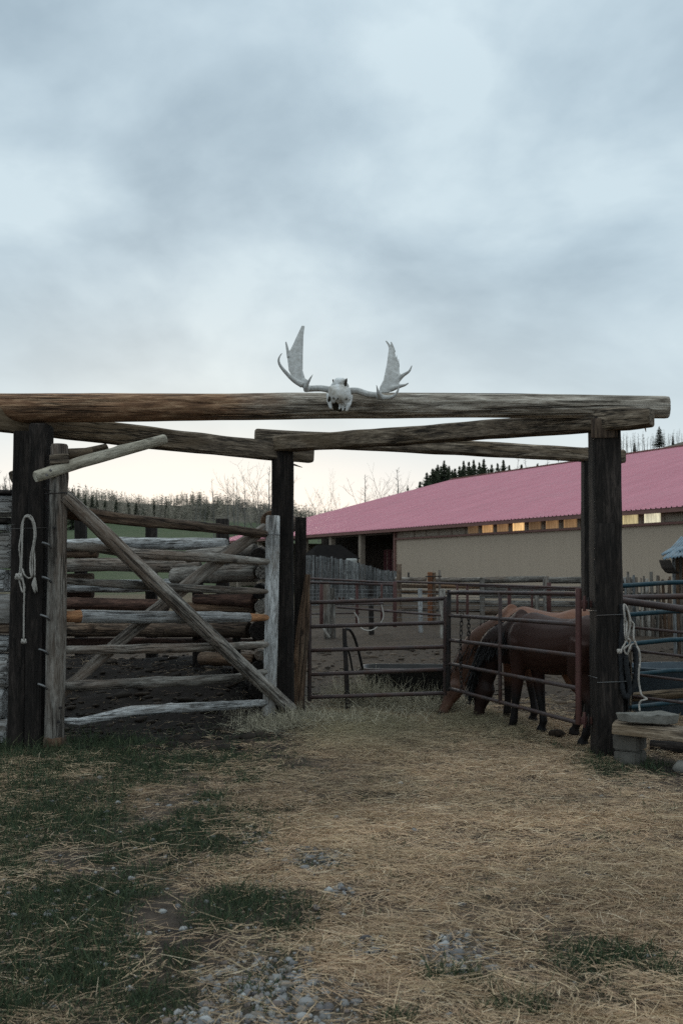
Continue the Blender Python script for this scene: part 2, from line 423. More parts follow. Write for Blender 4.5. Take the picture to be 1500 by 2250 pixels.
GREY = wood('weathered_grey_wood', (0.42, 0.39, 0.35), (0.255, 0.23, 0.20), (0.085, 0.07, 0.058), (0.17, 0.11, 0.075), 0.5, 0.8)
PALE = wood('bleached_wood', (0.66, 0.66, 0.65), (0.48, 0.475, 0.465), (0.17, 0.155, 0.14), (0.25, 0.20, 0.155), 0.4, 0.8, 0.18)
BROWN = wood('brown_wood', (0.25, 0.18, 0.125), (0.135, 0.092, 0.065), (0.045, 0.03, 0.022), (0.19, 0.10, 0.05), 0.5, 0.8)
DARK = wood('creosoted_dark_wood', (0.060, 0.047, 0.040), (0.025, 0.0195, 0.0165), (0.010, 0.008, 0.007), None, 0, 0.5)
DUSK = wood('greybrown_beam_wood', (0.38, 0.305, 0.23), (0.195, 0.15, 0.108), (0.05, 0.038, 0.029), (0.14, 0.095, 0.052), 0.6, 0.85, 0.2)
TAN = wood('peeled_tan_pole_wood', (0.64, 0.59, 0.48), (0.50, 0.455, 0.365), (0.24, 0.215, 0.165), (0.34, 0.285, 0.21), 0.4, 0.5, 0.08)
RED = wood('redbrown_wood', (0.17, 0.095, 0.068), (0.09, 0.048, 0.035), (0.035, 0.02, 0.015), None, 0, 0.6)
RUSTPOST = wood('rusty_orange_post_wood', (0.33, 0.14, 0.065), (0.22, 0.09, 0.042), (0.09, 0.04, 0.022), None, 0, 0.4, 0.1)
RAW = wood('raw_orange_wood', (0.46, 0.235, 0.115), (0.38, 0.18, 0.085), (0.24, 0.11, 0.055), None, 0, 0.25, 0.1)
BOARD = wood('silvered_board_wood', (0.30, 0.305, 0.30), (0.175, 0.175, 0.172), (0.07, 0.067, 0.064), None, 0, 0.5, 0.45)
def crossbeam_mat():
    """old spruce log: silver at the thin end, still rust-brown with bark stain toward the butt"""
    t = Mt('crossbeam_log_wood'); g = t.coords((1, 1, 0.11), False); c = t.coords((1, 1, 0.03), False); p = t.coords((1, 1, 0.3), False)
    tc = t.nt.nodes.new('ShaderNodeTexCoord'); sp = t.nt.nodes.new('ShaderNodeSeparateXYZ'); t.l(tc.outputs['Object'], sp.inputs[0])
    gr = t.noise(g, 26, 9, 0.72, 0.6); bl = t.noise(p, 3.0, 7, 0.66, 0.4)
    grey = t.ramp(gr, [(0.37, (0.11, 0.09, 0.07)), (0.5, (0.34, 0.29, 0.235)), (0.62, (0.60, 0.54, 0.46))])
    brown = t.ramp(gr, [(0.37, (0.075, 0.038, 0.021)), (0.5, (0.225, 0.12, 0.066)), (0.62, (0.44, 0.28, 0.17))])
    z = t.math('ADD', sp.outputs[2], t.math('MULTIPLY', t.math('SUBTRACT', bl, 0.5), 3.2))
    col = t.mix(t.ramp(t.math('DIVIDE', z, 7.0), [(0.40, 1.0), (0.56, 0.0)]), grey, brown)
    col = t.mix(t.ramp(t.noise(p, 4.5, 4, 0.6), [(0.52, 0.0), (0.68, 0.6)]), col, (0.075, 0.055, 0.036))
    ck = t.noise(c, 15, 3, 0.5, 0.12); line = t.ramp(ck, [(0.462, 0.0), (0.5, 1.0), (0.538, 0.0)]); line = t.math('MULTIPLY', line, t.ramp(t.noise(p, 2.0, 3), [(0.44, 0.0), (0.54, 1.0)]))
    col = t.mix(t.math('MULTIPLY', line, 0.85), col, (0.014, 0.011, 0.008))
    t.base(col, 0.88); t.bump(t.math('SUBTRACT', gr, t.math('MULTIPLY', line, 1.0)), 0.9, 0.014)
    return t.m
XBEAM = crossbeam_mat()

def metal(name, c1, c2, rust=None, ramt=0.5, rough=0.55, mt=0.35):
    t = Mt(name); v = t.coords((1, 1, 1)); a = t.noise(v, 9, 5, 0.6); col = t.ramp(a, [(0.35, c1), (0.65, c2)])
    if rust: col = t.mix(t.ramp(t.noise(v, 4.5, 6, 0.65), [(0.48, 0.0), (0.6, ramt)]), col, rust)
    t.base(col, rough); t.b.inputs['Metallic'].default_value = mt; t.bump(t.noise(v, 60, 3), 0.25, 0.003); return t.m
PIPE = metal('rusty_brown_pipe', (0.055, 0.040, 0.038), (0.09, 0.068, 0.065), (0.065, 0.032, 0.023), 0.7, 0.5, 0.3)
REDPIPE = metal('red_brown_gate_steel', (0.085, 0.038, 0.034), (0.115, 0.055, 0.05), (0.07, 0.035, 0.025), 0.6, 0.55, 0.2)
BLUEPIPE = metal('blue_painted_pipe', (0.008, 0.032, 0.044), (0.012, 0.044, 0.06), (0.05, 0.055, 0.055), 0.5, 0.45, 0.1)
STEEL = metal('dull_steel', (0.13, 0.13, 0.13), (0.22, 0.22, 0.22), (0.09, 0.06, 0.045), 0.5, 0.5, 0.7)
DKSTEEL = metal('dark_steel', (0.022, 0.020, 0.020), (0.04, 0.036, 0.034), (0.05, 0.03, 0.022), 0.4, 0.6, 0.4)
TANK = metal('dark_trough_plastic', (0.018, 0.017, 0.016), (0.03, 0.028, 0.027), None, 0, 0.6, 0.0)
BLUETUB = metal('bluegrey_tub_plastic', (0.03, 0.042, 0.052), (0.045, 0.06, 0.072), None, 0, 0.5, 0.0)
def plain(name, c1, c2, scale=6, rough=0.85, bump=0.2, bd=0.01, detail=5):
    t = Mt(name); v = t.coords(); a = t.noise(v, scale, detail, 0.6); t.base(t.ramp(a, [(0.3, c1), (0.7, c2)]), rough)
    if bump: t.bump(t.noise(v, scale * 5, 4), bump, bd)
    return t.m
ROPE = plain('off_white_rope', (0.30, 0.275, 0.245), (0.44, 0.405, 0.365), 40, 0.9, 0.6, 0.004)
DKROPE = plain('black_braided_rope', (0.012, 0.012, 0.014), (0.03, 0.032, 0.034), 40, 0.8, 0.6, 0.004)
BONE = plain('weathered_bone', (0.40, 0.36, 0.30), (0.78, 0.785, 0.78), 10, 0.8, 0.7, 0.006, 7)
ANTLER = plain('weathered_antler', (0.36, 0.345, 0.32), (0.58, 0.575, 0.555), 30, 0.8, 0.6, 0.005, 7)
TINE = plain('brown_antler_tine', (0.15, 0.12, 0.09), (0.26, 0.22, 0.17), 22, 0.7, 0.4, 0.004)
HOLLOW_SHADE = plain('hollow_shade', (0.02, 0.017, 0.012), (0.05, 0.04, 0.026), 20, 0.9, 0.3)  # for dark solids in the skull; colour stands in for shade in its hollows
STONE = plain('grey_tan_stone', (0.11, 0.105, 0.092), (0.20, 0.19, 0.168), 14, 0.9, 0.6, 0.01, 8)
CONCRETE = plain('weathered_block', (0.085, 0.077, 0.066), (0.15, 0.138, 0.12), 9, 0.92, 0.5, 0.008, 8)
def vcol(name, rough=0.9, trans=0.0, bump=None):
    t = Mt(name); a = t.nt.nodes.new('ShaderNodeVertexColor'); a.layer_name = 'Col'
    t.l(a.outputs[0], t.b.inputs['Base Color']); t.b.inputs['Roughness'].default_value = rough
    if trans:
        tr = t.nt.nodes.new('ShaderNodeBsdfTranslucent'); t.l(a.outputs[0], tr.inputs[0]); ms = t.nt.nodes.new('ShaderNodeMixShader'); ms.inputs[0].default_value = trans
        t.l(t.b.outputs[0], ms.inputs[1]); t.l(tr.outputs[0], ms.inputs[2]); t.l(ms.outputs[0], t.o.inputs['Surface'])
    if bump: t.bump(t.noise(t.coords(), bump[0], 6, 0.65), bump[1], bump[2])
    return t.m
STRAW = vcol('straw', 0.7, 0.12); GRASSM = vcol('grass_blades', 0.8, 0.2); GRAVELM = vcol('gravel_stones', 0.8, 0, (60, 0.4, 0.006))
COAT = vcol('horse_coat', 0.62, 0, (120, 0.15, 0.004))
def ground_mat():
    t = Mt('soil_and_turf'); a = t.nt.nodes.new('ShaderNodeVertexColor'); a.layer_name = 'Col'; v = t.coords((1, 1, 1), False)
    n = t.noise(v, 7, 8, 0.68); n2 = t.noise(v, 45, 5, 0.7); n3 = t.noise(v, 0.35, 6, 0.65)
    c = t.mix(t.ramp(n, [(0.3, 0.75), (0.62, 0.0)]), a.outputs[0], (0.012, 0.009, 0.007))
    c = t.mix(t.ramp(n2, [(0.55, 0.0), (0.75, 0.35)]), c, (0.22, 0.17, 0.12)) if False else c
    c = t.mix(0.35, c, t.mix(1.0, c, t.ramp(n3, [(0.3, (0.45, 0.45, 0.45)), (0.7, (1.5, 1.45, 1.3))]), 'MULTIPLY'))
    t.base(c, 0.95); t.bump(t.math('ADD', n, t.math('MULTIPLY', n2, 0.5)), 1.0, 0.035); return t.m
GROUND = ground_mat()

# ================================================================== THE GROUND
def axis(segs):
    o = []
    for a, b, s in segs:
        n_ = max(1, int(round((b - a) / s))); o += list(np.linspace(a, b, n_, endpoint=False))
    o.append(segs[-1][1]); return np.array(o)
gx = axis([(-1500, -300, 120), (-300, -60, 10), (-60, -14, 2), (-14, -4.4, 0.35), (-4.4, 4.4, 0.055), (4.4, 14, 0.35), (14, 120, 3), (120, 300, 15), (300, 1500, 120)])
gy = axis([(-300, -20, 40), (-20, 2.8, 1.2), (2.8, 13.5, 0.06), (13.5, 30, 0.3), (30, 60, 1.5), (60, 300, 4), (300, 600, 15), (600, 3000, 200)])
GX, GY = np.meshgrid(gx, gy); XX = GX.ravel(); YY = GY.ravel(); ZZ = gz(XX, YY)
def mixc(c, k, f): return c * (1 - f[:, None]) + np.array(k)[None, :] * f[:, None]
c = np.tile(np.array([[0.135, 0.098, 0.072]]), (len(XX), 1))
lsoil = sstep(0.3, -0.9, XX + (fbm(XX * 1.6, YY * 1.6, 61, 4) - .5) * 1.2) * sstep(9.0, 6.5, YY) * sstep(1.0, 2.5, YY)
c = mixc(c, (0.085, 0.064, 0.05), lsoil * 0.9)
c = mixc(c, (0.035, 0.038, 0.02), grass_m(XX, YY) * 0.85)
c = mixc(c, (0.13, 0.11, 0.085), zone(XX, YY, GRAVEL) * 0.6)
c = mixc(c, (0.045, 0.032, 0.027), zone(XX, YY, MUD) * 0.95)
penm = sstep(10.9, 12.2, YY + (fbm(XX * 1.3, YY * 1.3, 4) - 0.5) * 1.6)
c = mixc(c, (0.060, 0.041, 0.027), penm)
leftmud = sstep(9.2, 10.2, YY) * sstep(0.2, -0.9, XX) * sstep(16, 14, YY)
c = mixc(c, (0.017, 0.013, 0.011), leftmud)
yard = sstep(24, 40, YY - 30 * sstep(-3.5, -1.0, XX) + (fbm(XX / 4, YY / 4, 6) - 0.5) * 14)
c = mixc(c, (0.15, 0.115, 0.065), yard * (fbm(XX / 3, YY / 3, 7) * 0.5 + 0.4))
field = sstep(74, 90, YY + (fbm(XX / 12, YY / 12, 6) - 0.5) * 10)
c = mixc(c, (0.048, 0.082, 0.026), field * (0.8 + 0.2 * fbm(XX / 6, YY / 6, 14)))
wood_f = np.maximum(sstep(278, 292, YY), sstep(18, 34, XX) * sstep(100, 120, YY))
c = mixc(c, (0.15, 0.13, 0.10), wood_f)
nx_, ny_ = len(gx), len(gy); ii = np.arange(nx_ * ny_).reshape(ny_, nx_)
Q = np.stack([ii[:-1, :-1].ravel(), ii[:-1, 1:].ravel(), ii[1:, 1:].ravel(), ii[1:, :-1].ravel()], 1)
tag(obj('ground', big_mesh('ground', np.stack([XX, YY, ZZ], 1), Q, True, c), GROUND), 'trodden yard of straw, mud and turf running up to the green field', None, None, 'structure')

# ================================================================== TIMBER GATEWAY
root = thing('timber_gateway', at(750, 1640, 9.3) * 1, 'tall log gateway frame of dark posts and weathered beams', 'gateway')
g0 = lambda px, py, Y: (lambda p: Vector((p.x, p.y, gz1(p.x, p.y) - 0.12)))(at(px, py, Y))
def post(pb, pt, Y, yt, hw, hh, mat, parent=None, name='post', rough=0.04, **k):
    b = g0(pb, 1600, Y); t_ = at(pt, yt, Y)
    return stick(name, [(b, (hw, hh)), (Vector((t_.x, Y, t_.z)), (hw * 0.97, hh * 0.97))], mat, parent or root, shape='square', rough=rough, hint=Vector((0, 1, 0)), seg=0.2, **k)
post(45, 57, 9.62, 950, px2m(20, 9.5), 0.13, DARK); post(84, 92, 9.55, 934, px2m(19.5, 9.5), 0.15, DARK)
post(1332, 1326, 9.06, 919, px2m(30, 9.06), 0.13, DARK)
post(1334, 1327, 8.925, 1150, px2m(22, 9.06), 0.012, DARK, name='facing_plank')
post(621, 621, 11.12, 985, px2m(24, 11.1), 0.13, DARK); post(1297, 1295, 12.1, 985, px2m(17, 12.1), 0.10, DARK)
P = at
stick('crossbeam', [(P(-170, 897, 9.62), 0.142), (P(200, 896, 9.5), 0.139), (P(500, 894, 9.38), 0.128), (P(760, 891, 9.28), 0.124), (P(1100, 891, 9.13), 0.113), (P(1467, 895, 8.98), 0.103)],
      XBEAM, root, n=44, seg=0.06, rough=0.022, knots=0, taper_end=0.96, cracks=9)
stick('side_beam', [(P(-120, 906, 9.15), (0.085, 0.105)), (P(75, 931, 9.72), (0.085, 0.108)), (P(380, 968, 10.42), (0.085, 0.105)), (P(620, 993, 11.12), (0.08, 0.098)), (P(683, 1001, 11.3), (0.08, 0.085))],
      DUSK, root, shape='square', seg=0.07, rough=0.07, bev=0.2)
stick('side_beam', [(P(1431, 917, 8.72), (0.085, 0.08)), (P(1360, 921, 8.9), (0.085, 0.098)), (P(1150, 938, 9.5), (0.085, 0.088)), (P(900, 957, 10.3), (0.08, 0.088)), (P(608, 976, 11.05), (0.08, 0.085))],
      DUSK, root, shape='square', seg=0.07, rough=0.09, bev=0.22)
stick('back_beam', [(P(560, 960, 11.34), (0.085, 0.088)), (P(800, 972, 11.6), (0.085, 0.088)), (P(1368, 1004, 12.15), (0.085, 0.082))], DUSK, root, shape='square', seg=0.12, rough=0.06, bev=0.3)
stick('beam_stub', [(P(548, 970, 11.52), (0.05, 0.03)), (P(640, 975, 11.56), (0.05, 0.03))], DUSK, root, shape='square', rough=0.06)
stick('splinter', [(P(646, 1021, 11.1), 0.012), (P(664, 1027, 11.05), 0.004)], DUSK, root, n=6)
stick('splinter', [(P(1416, 938, 8.74), 0.008), (P(1418, 949, 8.74), 0.003)], BROWN, root, n=6)
br = stick('brace_pole', [(P(78, 1048, 9.2), 0.054), (P(180, 1015, 9.45), 0.057), (P(363, 965, 10.05), 0.052)], TAN, root, n=26, seg=0.08, rough=0.04, knots=4, cracks=2)
for q in ((104, 1044, 9.145), (112, 1034, 9.17), (350, 966, 9.98), (342, 964, 9.96)):
    p = P(*q); stick('bolt', [(p, 0.013), (p + Vector((0.0, -0.02, 0)), 0.013)], STEEL, br, n=8, rough=0)
stick('brace_pole', [(P(24, 1050, 9.86), 0.062), (P(120, 1012, 10.0), 0.06), (P(236, 984, 10.28), 0.05)], DUSK, root, n=14, seg=0.1, rough=0.05, knots=3)
stick('cleat_block', [(P(148, 997, 9.72), 0.052), (P(201, 995, 9.9), 0.052)], DUSK, root, n=12, rough=0.06)
stick('cleat_block', [(P(110, 1010, 9.3), (0.05, 0.045)), (P(151, 1008, 9.36), (0.05, 0.045))], DUSK, root, shape='square', rough=0.08)
stick('notch_block', [(P(1327, 962, 8.93), (0.118, 0.012)), (P(1326, 919, 8.93), (0.115, 0.012))], BROWN, root, shape='square', rough=0.03, hint=Vector((0, 1, 0)))
def wire_ring(px, py, Y, hw, hh, parent, r=0.004, name='wire_wrap', mat=STEEL, tilt=0.01):
    c_ = P(px, py, Y); a = [(-hw, -hh), (hw, -hh), (hw, hh), (-hw, hh), (-hw, -hh)]
    V, Fc = tube_geo([c_ + Vector((x, y, tilt * (i - 2))) for i, (x, y) in enumerate(a)], r, 6)
    return obj(name, new_mesh(name, V, Fc), mat, parent)
wire_ring(1331, 1346, 9.06, 0.128, 0.15, root); wire_ring(1333, 1491, 9.06, 0.13, 0.15, root)
wire_ring(78, 1159, 9.57, 0.17, 0.17, root, 0.003)

# ------------------------------------------------------------------ the log gate on the left
GA, GB = (-2.68, 9.45), (-0.765, 10.95)
gY = lambda px, off=0.0: plane_Y(px, GA, GB) + off
def gp(px, py, off=0.0):
    """point of the gate plane; off moves it along the gate's normal, towards the camera when negative"""
    nrm = Vector((GB[1] - GA[1], -(GB[0] - GA[0]), 0)).normalized()       # points away to the right/front
    q = P(px, py, gY(px)); return q + nrm * (-off)
gate = thing('log_gate', (GA[0], GA[1], 0), 'weathered log swing gate with crossed diagonal poles', 'gate')
hp = stick('hinge_pole', [(P(119, 1636, 9.4), 0.088), (P(124, 1400, 9.4), 0.092), (P(128, 1150, 9.4), 0.086), (P(131, 976, 9.4), 0.08)], GREY, gate, n=28, seg=0.1, rough=0.05, knots=3, cracks=4)
stick('pole_foot', [(P(120, 1640, 9.4), (0.085, 0.09)), (P(121, 1618, 9.4), (0.085, 0.09))], BROWN, gate, shape='square', hint=Vector((0, 1, 0)))
stick('stile', [(gp(591, 1574), (0.070, 0.055)), (gp(596, 1400), (0.072, 0.055)), (gp(600, 1133), (0.076, 0.055))], PALE, gate, shape='square', rough=0.04, hint=Vector((0, 1, 0)), seg=0.12, bev=0.3)
def rail(pts, mat, rough=0.09, name='rail', off=0.0, **k):
    return stick(name, [(gp(x, y, off), px2m(th / 2, gY(x))) for x, y, th in pts], mat, gate, n=k.pop('n', 26), seg=0.06, rough=rough, taper_end=0.85, cracks=3, **k)
rail([(140, 1120, 30), (200, 1132, 31), (320, 1146, 25), (450, 1158, 23), (560, 1170, 19), (597, 1175, 13)], BROWN, 0.2, off=0.02)
rail([(140, 1199, 15), (200, 1203, 21), (310, 1217, 23), (480, 1226, 21), (560, 1233, 17), (597, 1235, 12)], GREY, 0.08, knots=4)
rail([(140, 1277, 14), (300, 1285, 18), (400, 1292, 18), (540, 1298, 15), (597, 1300, 9)], GREY, 0.09, knots=3)
r4 = rail([(176, 1354, 30), (300, 1356, 28), (420, 1356, 26), (549, 1357, 21)], PALE, 0.05, knots=5)
stick('peeled_end', [(gp(140, 1355), 0.045), (gp(150, 1355), 0.056), (gp(178, 1354), 0.061)], RAW, r4, n=14, rough=0.03)
stick('peeled_end', [(gp(547, 1357), 0.048), (gp(575, 1357), 0.037), (gp(597, 1357), 0.028)], RAW, r4, n=14, rough=0.03)
rail([(138, 1428, 17), (240, 1427, 20), (400, 1424, 21), (510, 1420, 17), (597, 1415, 13)], GREY, 0.14, knots=3)
rail([(138, 1507, 17), (200, 1506, 22), (300, 1500, 23), (420, 1496, 21), (520, 1489, 20), (560, 1480, 14), (597, 1474, 13)], GREY, 0.17, knots=5)
rail([(136, 1583, 14), (175, 1586, 17), (290, 1563, 23), (400, 1555, 21), (500, 1550, 20), (586, 1544, 15)], PALE, 0.09, knots=6)
rail([(130, 1090, 30), (250, 1206, 33), (400, 1350, 32), (520, 1463, 30), (626, 1559, 27)], GREY, 0.06, 'diagonal_pole', -0.14, n=28, knots=6)
rail([(138, 1535, 24), (260, 1425, 27), (400, 1306, 30), (520, 1212, 28), (600, 1158, 24)], GREY, 0.06, 'diagonal_pole', 0.13, n=28, knots=4)
wire_ring(131, 1083, 9.4, 0.09, 0.17, gate, 0.007, 'wire_tie', DKSTEEL, 0.012)
wire_ring(599, 1178, gY(599), 0.085, 0.075, gate, 0.004, 'wire_tie', STEEL, -0.01)
for x, y in ((112, 1197), (112, 1272), (108, 1355), (105, 1430), (103, 1506)):
    cpt = P(x, y, 9.33); a = [cpt + Vector((-0.075, 0.06, 0.0)), cpt + Vector((-0.06, -0.05, 0.018)), cpt + Vector((0.0, -0.075, 0.0)), cpt + Vector((0.012, -0.03, -0.03))]
    V, Fc = tube_geo(curve_pts(a, 4), 0.011, 8); obj('hinge_staple', new_mesh('hinge_staple', V, Fc), STEEL, gate)
for x, y in ((134, 1555), (130, 1586), (120, 1160)):
    p = P(x, y, 9.31); stick('bolt', [(p, 0.014), (p + Vector((0, -0.03, 0)), 0.013)], DKSTEEL, gate, n=8, rough=0)

# ------------------------------------------------------------------ stacked log wall at the left edge
wall = thing('hewn_log_wall', P(-80, 1620, 9.95), 'stacked wall of hewn grey logs beside the dark gate post', 'log wall')
rnd = random.Random(3)
for y0, y1, xe, m in ((1076, 1087, 36, DARK), (1088, 1134, 37, PALE), (1136, 1150, 27, DARK), (1151, 1166, 24, PALE), (1168, 1247, 34, PALE), (1249, 1300, 20, PALE), (1303, 1366, 33, PALE),
                      (1369, 1390, 34, BROWN), (1393, 1430, 30, PALE), (1433, 1508, 26, PALE), (1511, 1574, 17, PALE), (1577, 1640, 24, PALE)):
    yc_ = (y0 + y1) / 2; hh = px2m((y1 - y0) / 2, 9.95) * 1.0
    stick('log', [(P(-330, yc_ - 4, 10.1 + rnd.uniform(-.05, .05)), (0.13, hh)), (P(-60, yc_, 10.0), (0.14, hh)), (P(xe, yc_ + 2, 9.93), (0.13, hh * 0.97))], m, wall, shape='square', rough=0.07, seg=0.12, bev=0.35)

# ------------------------------------------------------------------ stacked-log corral fence behind the gate
cor = thing('stacked_log_fence', P(360, 1450, 12.8), 'corral fence of stacked round logs seen through the log gate', 'log fence')
cl = lambda pts, mat, **k: stick('log', [(P(x, y, Y), px2m(th / 2, Y)) for x, y, th, Y in pts], mat, cor, n=24, seg=0.1, rough=k.pop('rough', 0.07), knots=k.pop('knots', 5), cracks=3, **k)
cl([(40, 1203, 24, 13.9), (250, 1194, 27, 13.6), (498, 1196, 27, 13.1)], PALE)
cl([(40, 1245, 28, 13.8), (240, 1240, 29, 13.5), (440, 1247, 27, 13.1)], GREY)
cl([(40, 1272, 18, 13.9), (205, 1268, 18, 13.7)], BROWN); cl([(40, 1218, 16, 13.9), (215, 1217, 18, 13.7)], BROWN)
cl([(40, 1290, 25, 13.8), (240, 1288, 28, 13.5), (415, 1286, 27, 13.2)], PALE)
cl([(40, 1326, 24, 13.7), (230, 1327, 26, 13.5), (370, 1330, 26, 13.2)], RED)
cl([(40, 1303, 16, 13.9), (205, 1305, 18, 13.7)], RED)
cl([(40, 1384, 28, 13.5), (260, 1384, 30, 13.2), (470, 1384, 32, 12.6)], BROWN)
cl([(40, 1412, 20, 13.6), (300, 1412, 22, 13.3), (560, 1416, 24, 12.5)], RED)
cl([(410, 1222, 26, 12.7), (562, 1210, 32, 12.2)], GREY)
cl([(380, 1266, 36, 12.7), (566, 1258, 40, 12.2)], GREY, knots=9)
cl([(428, 1316, 22, 12.6), (560, 1320, 30, 12.15)], RED)
cl([(400, 1335, 24, 12.7), (560, 1340, 18, 12.2)], BROWN)
cl([(370, 1384, 30, 12.5), (548, 1384, 36, 12.0)], BROWN)
cl([(440, 1446, 26, 12.3), (560, 1452, 30, 12.0)], BROWN)
for y, th, dx, m in ((1222, 38, 0, DARK), (1258, 30, 8, GREY), (1300, 34, 2, DARK), (1334, 30, 6, GREY), (1385, 46, 2, DARK), (1440, 24, 3, GREY), (1470, 36, 0, DARK), (1515, 50, 4, DARK)):
    a = P(568 + dx, y, 11.62); b = P(572 + dx, y - 6, 12.9); stick('cross_log', [(a, px2m(th / 2, 11.6)), (b, px2m(th / 2, 11.6))], m, cor, n=14, seg=0.2, rough=0.06)
for a, b, yt, Y in ((166, 190, 1138, 14.1), (321, 345, 1142, 13.9), (475, 503, 1140, 13.6), (424, 446, 1245, 12.9), (512, 528, 1300, 12.6)):
    q = (a + b) / 2; post(q, q, Y, yt, px2m((b - a) / 2, Y), 0.08, DARK, cor)
stick('log', [(P(596, 1146, 11.75), px2m(41, 11.7) / 2 * 1.2), (P(640, 1150, 14.5), 0.13)], BROWN, cor, n=20, rough=0.03, seg=0.3)

# ------------------------------------------------------------------ slab posts between log gate and pipe gate
t_ = thing('plank_post', P(660, 1560, 11.5), 'short dark plank post standing right behind the tall middle post', 'post')
post(656, 661, 11.5, 1137, px2m(12.5, 11.5), 0.035, DARK, t_, name='plank', rough=0.03)
t_ = thing('leaning_slab', P(655, 1550, 11.42), 'brown split slab leaning beside the pipe gate hinge', 'slab')
stick('slab', [(P(650, 1562, 11.42), (0.085, 0.025)), (P(664, 1400, 11.42), (0.075, 0.025)), (P(676, 1262, 11.42), (0.032, 0.02))], BROWN, t_, shape='square', rough=0.08, hint=Vector((0, 1, 0)))

# ------------------------------------------------------------------ pipe gates of the pen
def pipe_gate(name, label, L0, L1, rows, stiles, r, mat, label_loc, smat=None, rs=None, group='pipe gates of the pen'):
    t = thing(name, (P(L0[0], 1560, L0[1]).x, L0[1], 0), label, 'pipe gate', group)
    for ya, yb in rows:
        pipe('rail', [P(L0[0], ya, L0[1]), P(L1[0], yb, L1[1])], r, mat, t, n=12)
    A = P(L0[0], 1300, L0[1]); B = P(L1[0], 1300, L1[1])
    for px, ya, yb in stiles:
        Y = plane_Y(px, (A.x, A.y), (B.x, B.y)); pipe('stile', [P(px, ya, Y), P(px, yb, Y)], rs or r, smat or mat, t, n=12)
    return t
pA = pipe_gate('pipe_gate', 'brown five-rail pipe gate next to the tall middle post', (681, 11.5), (977, 11.48),
               ((1324, 1315), (1377, 1368), (1429, 1421), (1482, 1471), (1532, 1523)), ((680, 1318, 1541), (977, 1310, 1528)), 0.023, PIPE, None)
pB = pipe_gate('pipe_gate', 'pipe gate with a mid stile swung open in front of the horses', (985, 11.42), (1268, 9.12),
               ((1301, 1305), (1352, 1372), (1406, 1441), (1458, 1512), (1512, 1588)), ((1098, 1300, 1547),), 0.0205, PIPE, None)
pipe('stile', [P(986, 1296, 11.41), P(984, 1518, 11.41)], 0.025, DKSTEEL, pB, n=12)
pipe('stile', [P(1270, 1293, 9.1), P(1270, 1592, 9.1)], 0.029, REDPIPE, pB, n=12)
for yy in (1327, 1583):
    h_ = stick('hinge', [(P(1274, yy, 9.1), (0.02, 0.035)), (P(1300, yy, 9.08), (0.02, 0.03))], REDPIPE, pB, shape='square', rough=0)
    pipe('pin', [P(1283, yy - 18, 9.05), P(1283, yy + 16, 9.05)], 0.014, REDPIPE, h_, n=8)
    pipe('pin', [P(1292, yy - 14, 9.05), P(1292, yy + 12, 9.05)], 0.011, DKSTEEL, h_, n=8)
chain = thing('gate_chain', P(1012, 1515, 11.0), 'rusty chain hanging down from the swung pipe gate', 'chain')
link_me = None
for i in range(17):
    a = i / 16; p = P(1014 - 3 * math.sin(a * 3), 1350 + 164 * a, 11.12)
    if link_me is None:
        V, Fc = tube_geo([Vector((0.016 * math.cos(k * math.pi / 5), 0, 0.034 * math.sin(k * math.pi / 5))) for k in range(11)], 0.0055, 6); link_me = new_mesh('chain_link', V, Fc)
    obj('chain_link', link_me, DKSTEEL, chain, Matrix.Translation(p) @ Matrix.Rotation((i % 2) * 1.57 + 0.4, 4, 'Z'))
tie = thing('short_chain', P(1028, 1400, 11.0), 'short dark chain looped on the second rail of the swung gate', 'chain')
for i in range(6): obj('chain_link', link_me, DKSTEEL, tie, Matrix.Translation(P(1029, 1358 + 8.5 * i, 11.05)) @ Matrix.Rotation((i % 2) * 1.57, 4, 'Z'))

# ================================================================== THE ARENA BARN
WD = lambda D: Vector((37.32 - 0.538 * D, D, 0))       # plan line of the eave, from measured distances
u_ = (WD(91) - WD(30)).normalized(); n_ = Vector((-u_.y, u_.x, 0)) * -1
BM = Matrix((u_, n_, Vector((0, 0, 1)))).transposed()                # x along the eave, y into the barn
if BM.determinant() < 0: pass
B4 = BM.to_4x4()
BL = (WD(91) - WD(30)).length; S = lambda D: (WD(D) - WD(30)).length
HALF, EAVE, SLOPE = 26.3, 4.5, 0.262
barn = thing('arena_barn', WD(30), 'long riding arena with a pink-red metal roof and tan walls', 'barn', None, B4)
BW = W[barn.name]
def sheet_mat(name, c1, c2, rough=0.45, mt=0.0, spec=0.4, ribs=None):
    t = Mt(name); v = t.coords((1, 1, 1), False); a = t.noise(v, 0.5, 6, 0.6); t.base(t.ramp(a, [(0.3, c1), (0.7, c2)]), rough); t.b.inputs['Metallic'].default_value = mt
    t.b.inputs['Specular IOR Level'].default_value = spec
    return t.m
def roof_mat():
    t = Mt('faded_red_roof_steel'); v = t.coords((1, 0.05, 1), False); a = t.noise(v, 0.9, 6, 0.6); b = t.noise(t.coords((1, 1, 1), False), 0.35, 6, 0.65)
    c = t.ramp(a, [(0.3, (0.52, 0.21, 0.255)), (0.7, (0.61, 0.262, 0.312))]); c = t.mix(t.ramp(b, [(0.5, 0.0), (0.75, 0.35)]), c, (0.50, 0.27, 0.30))
    t.base(c, 0.5); t.b.inputs['Specular IOR Level'].default_value = 0.4; return t.m
ROOF = roof_mat()
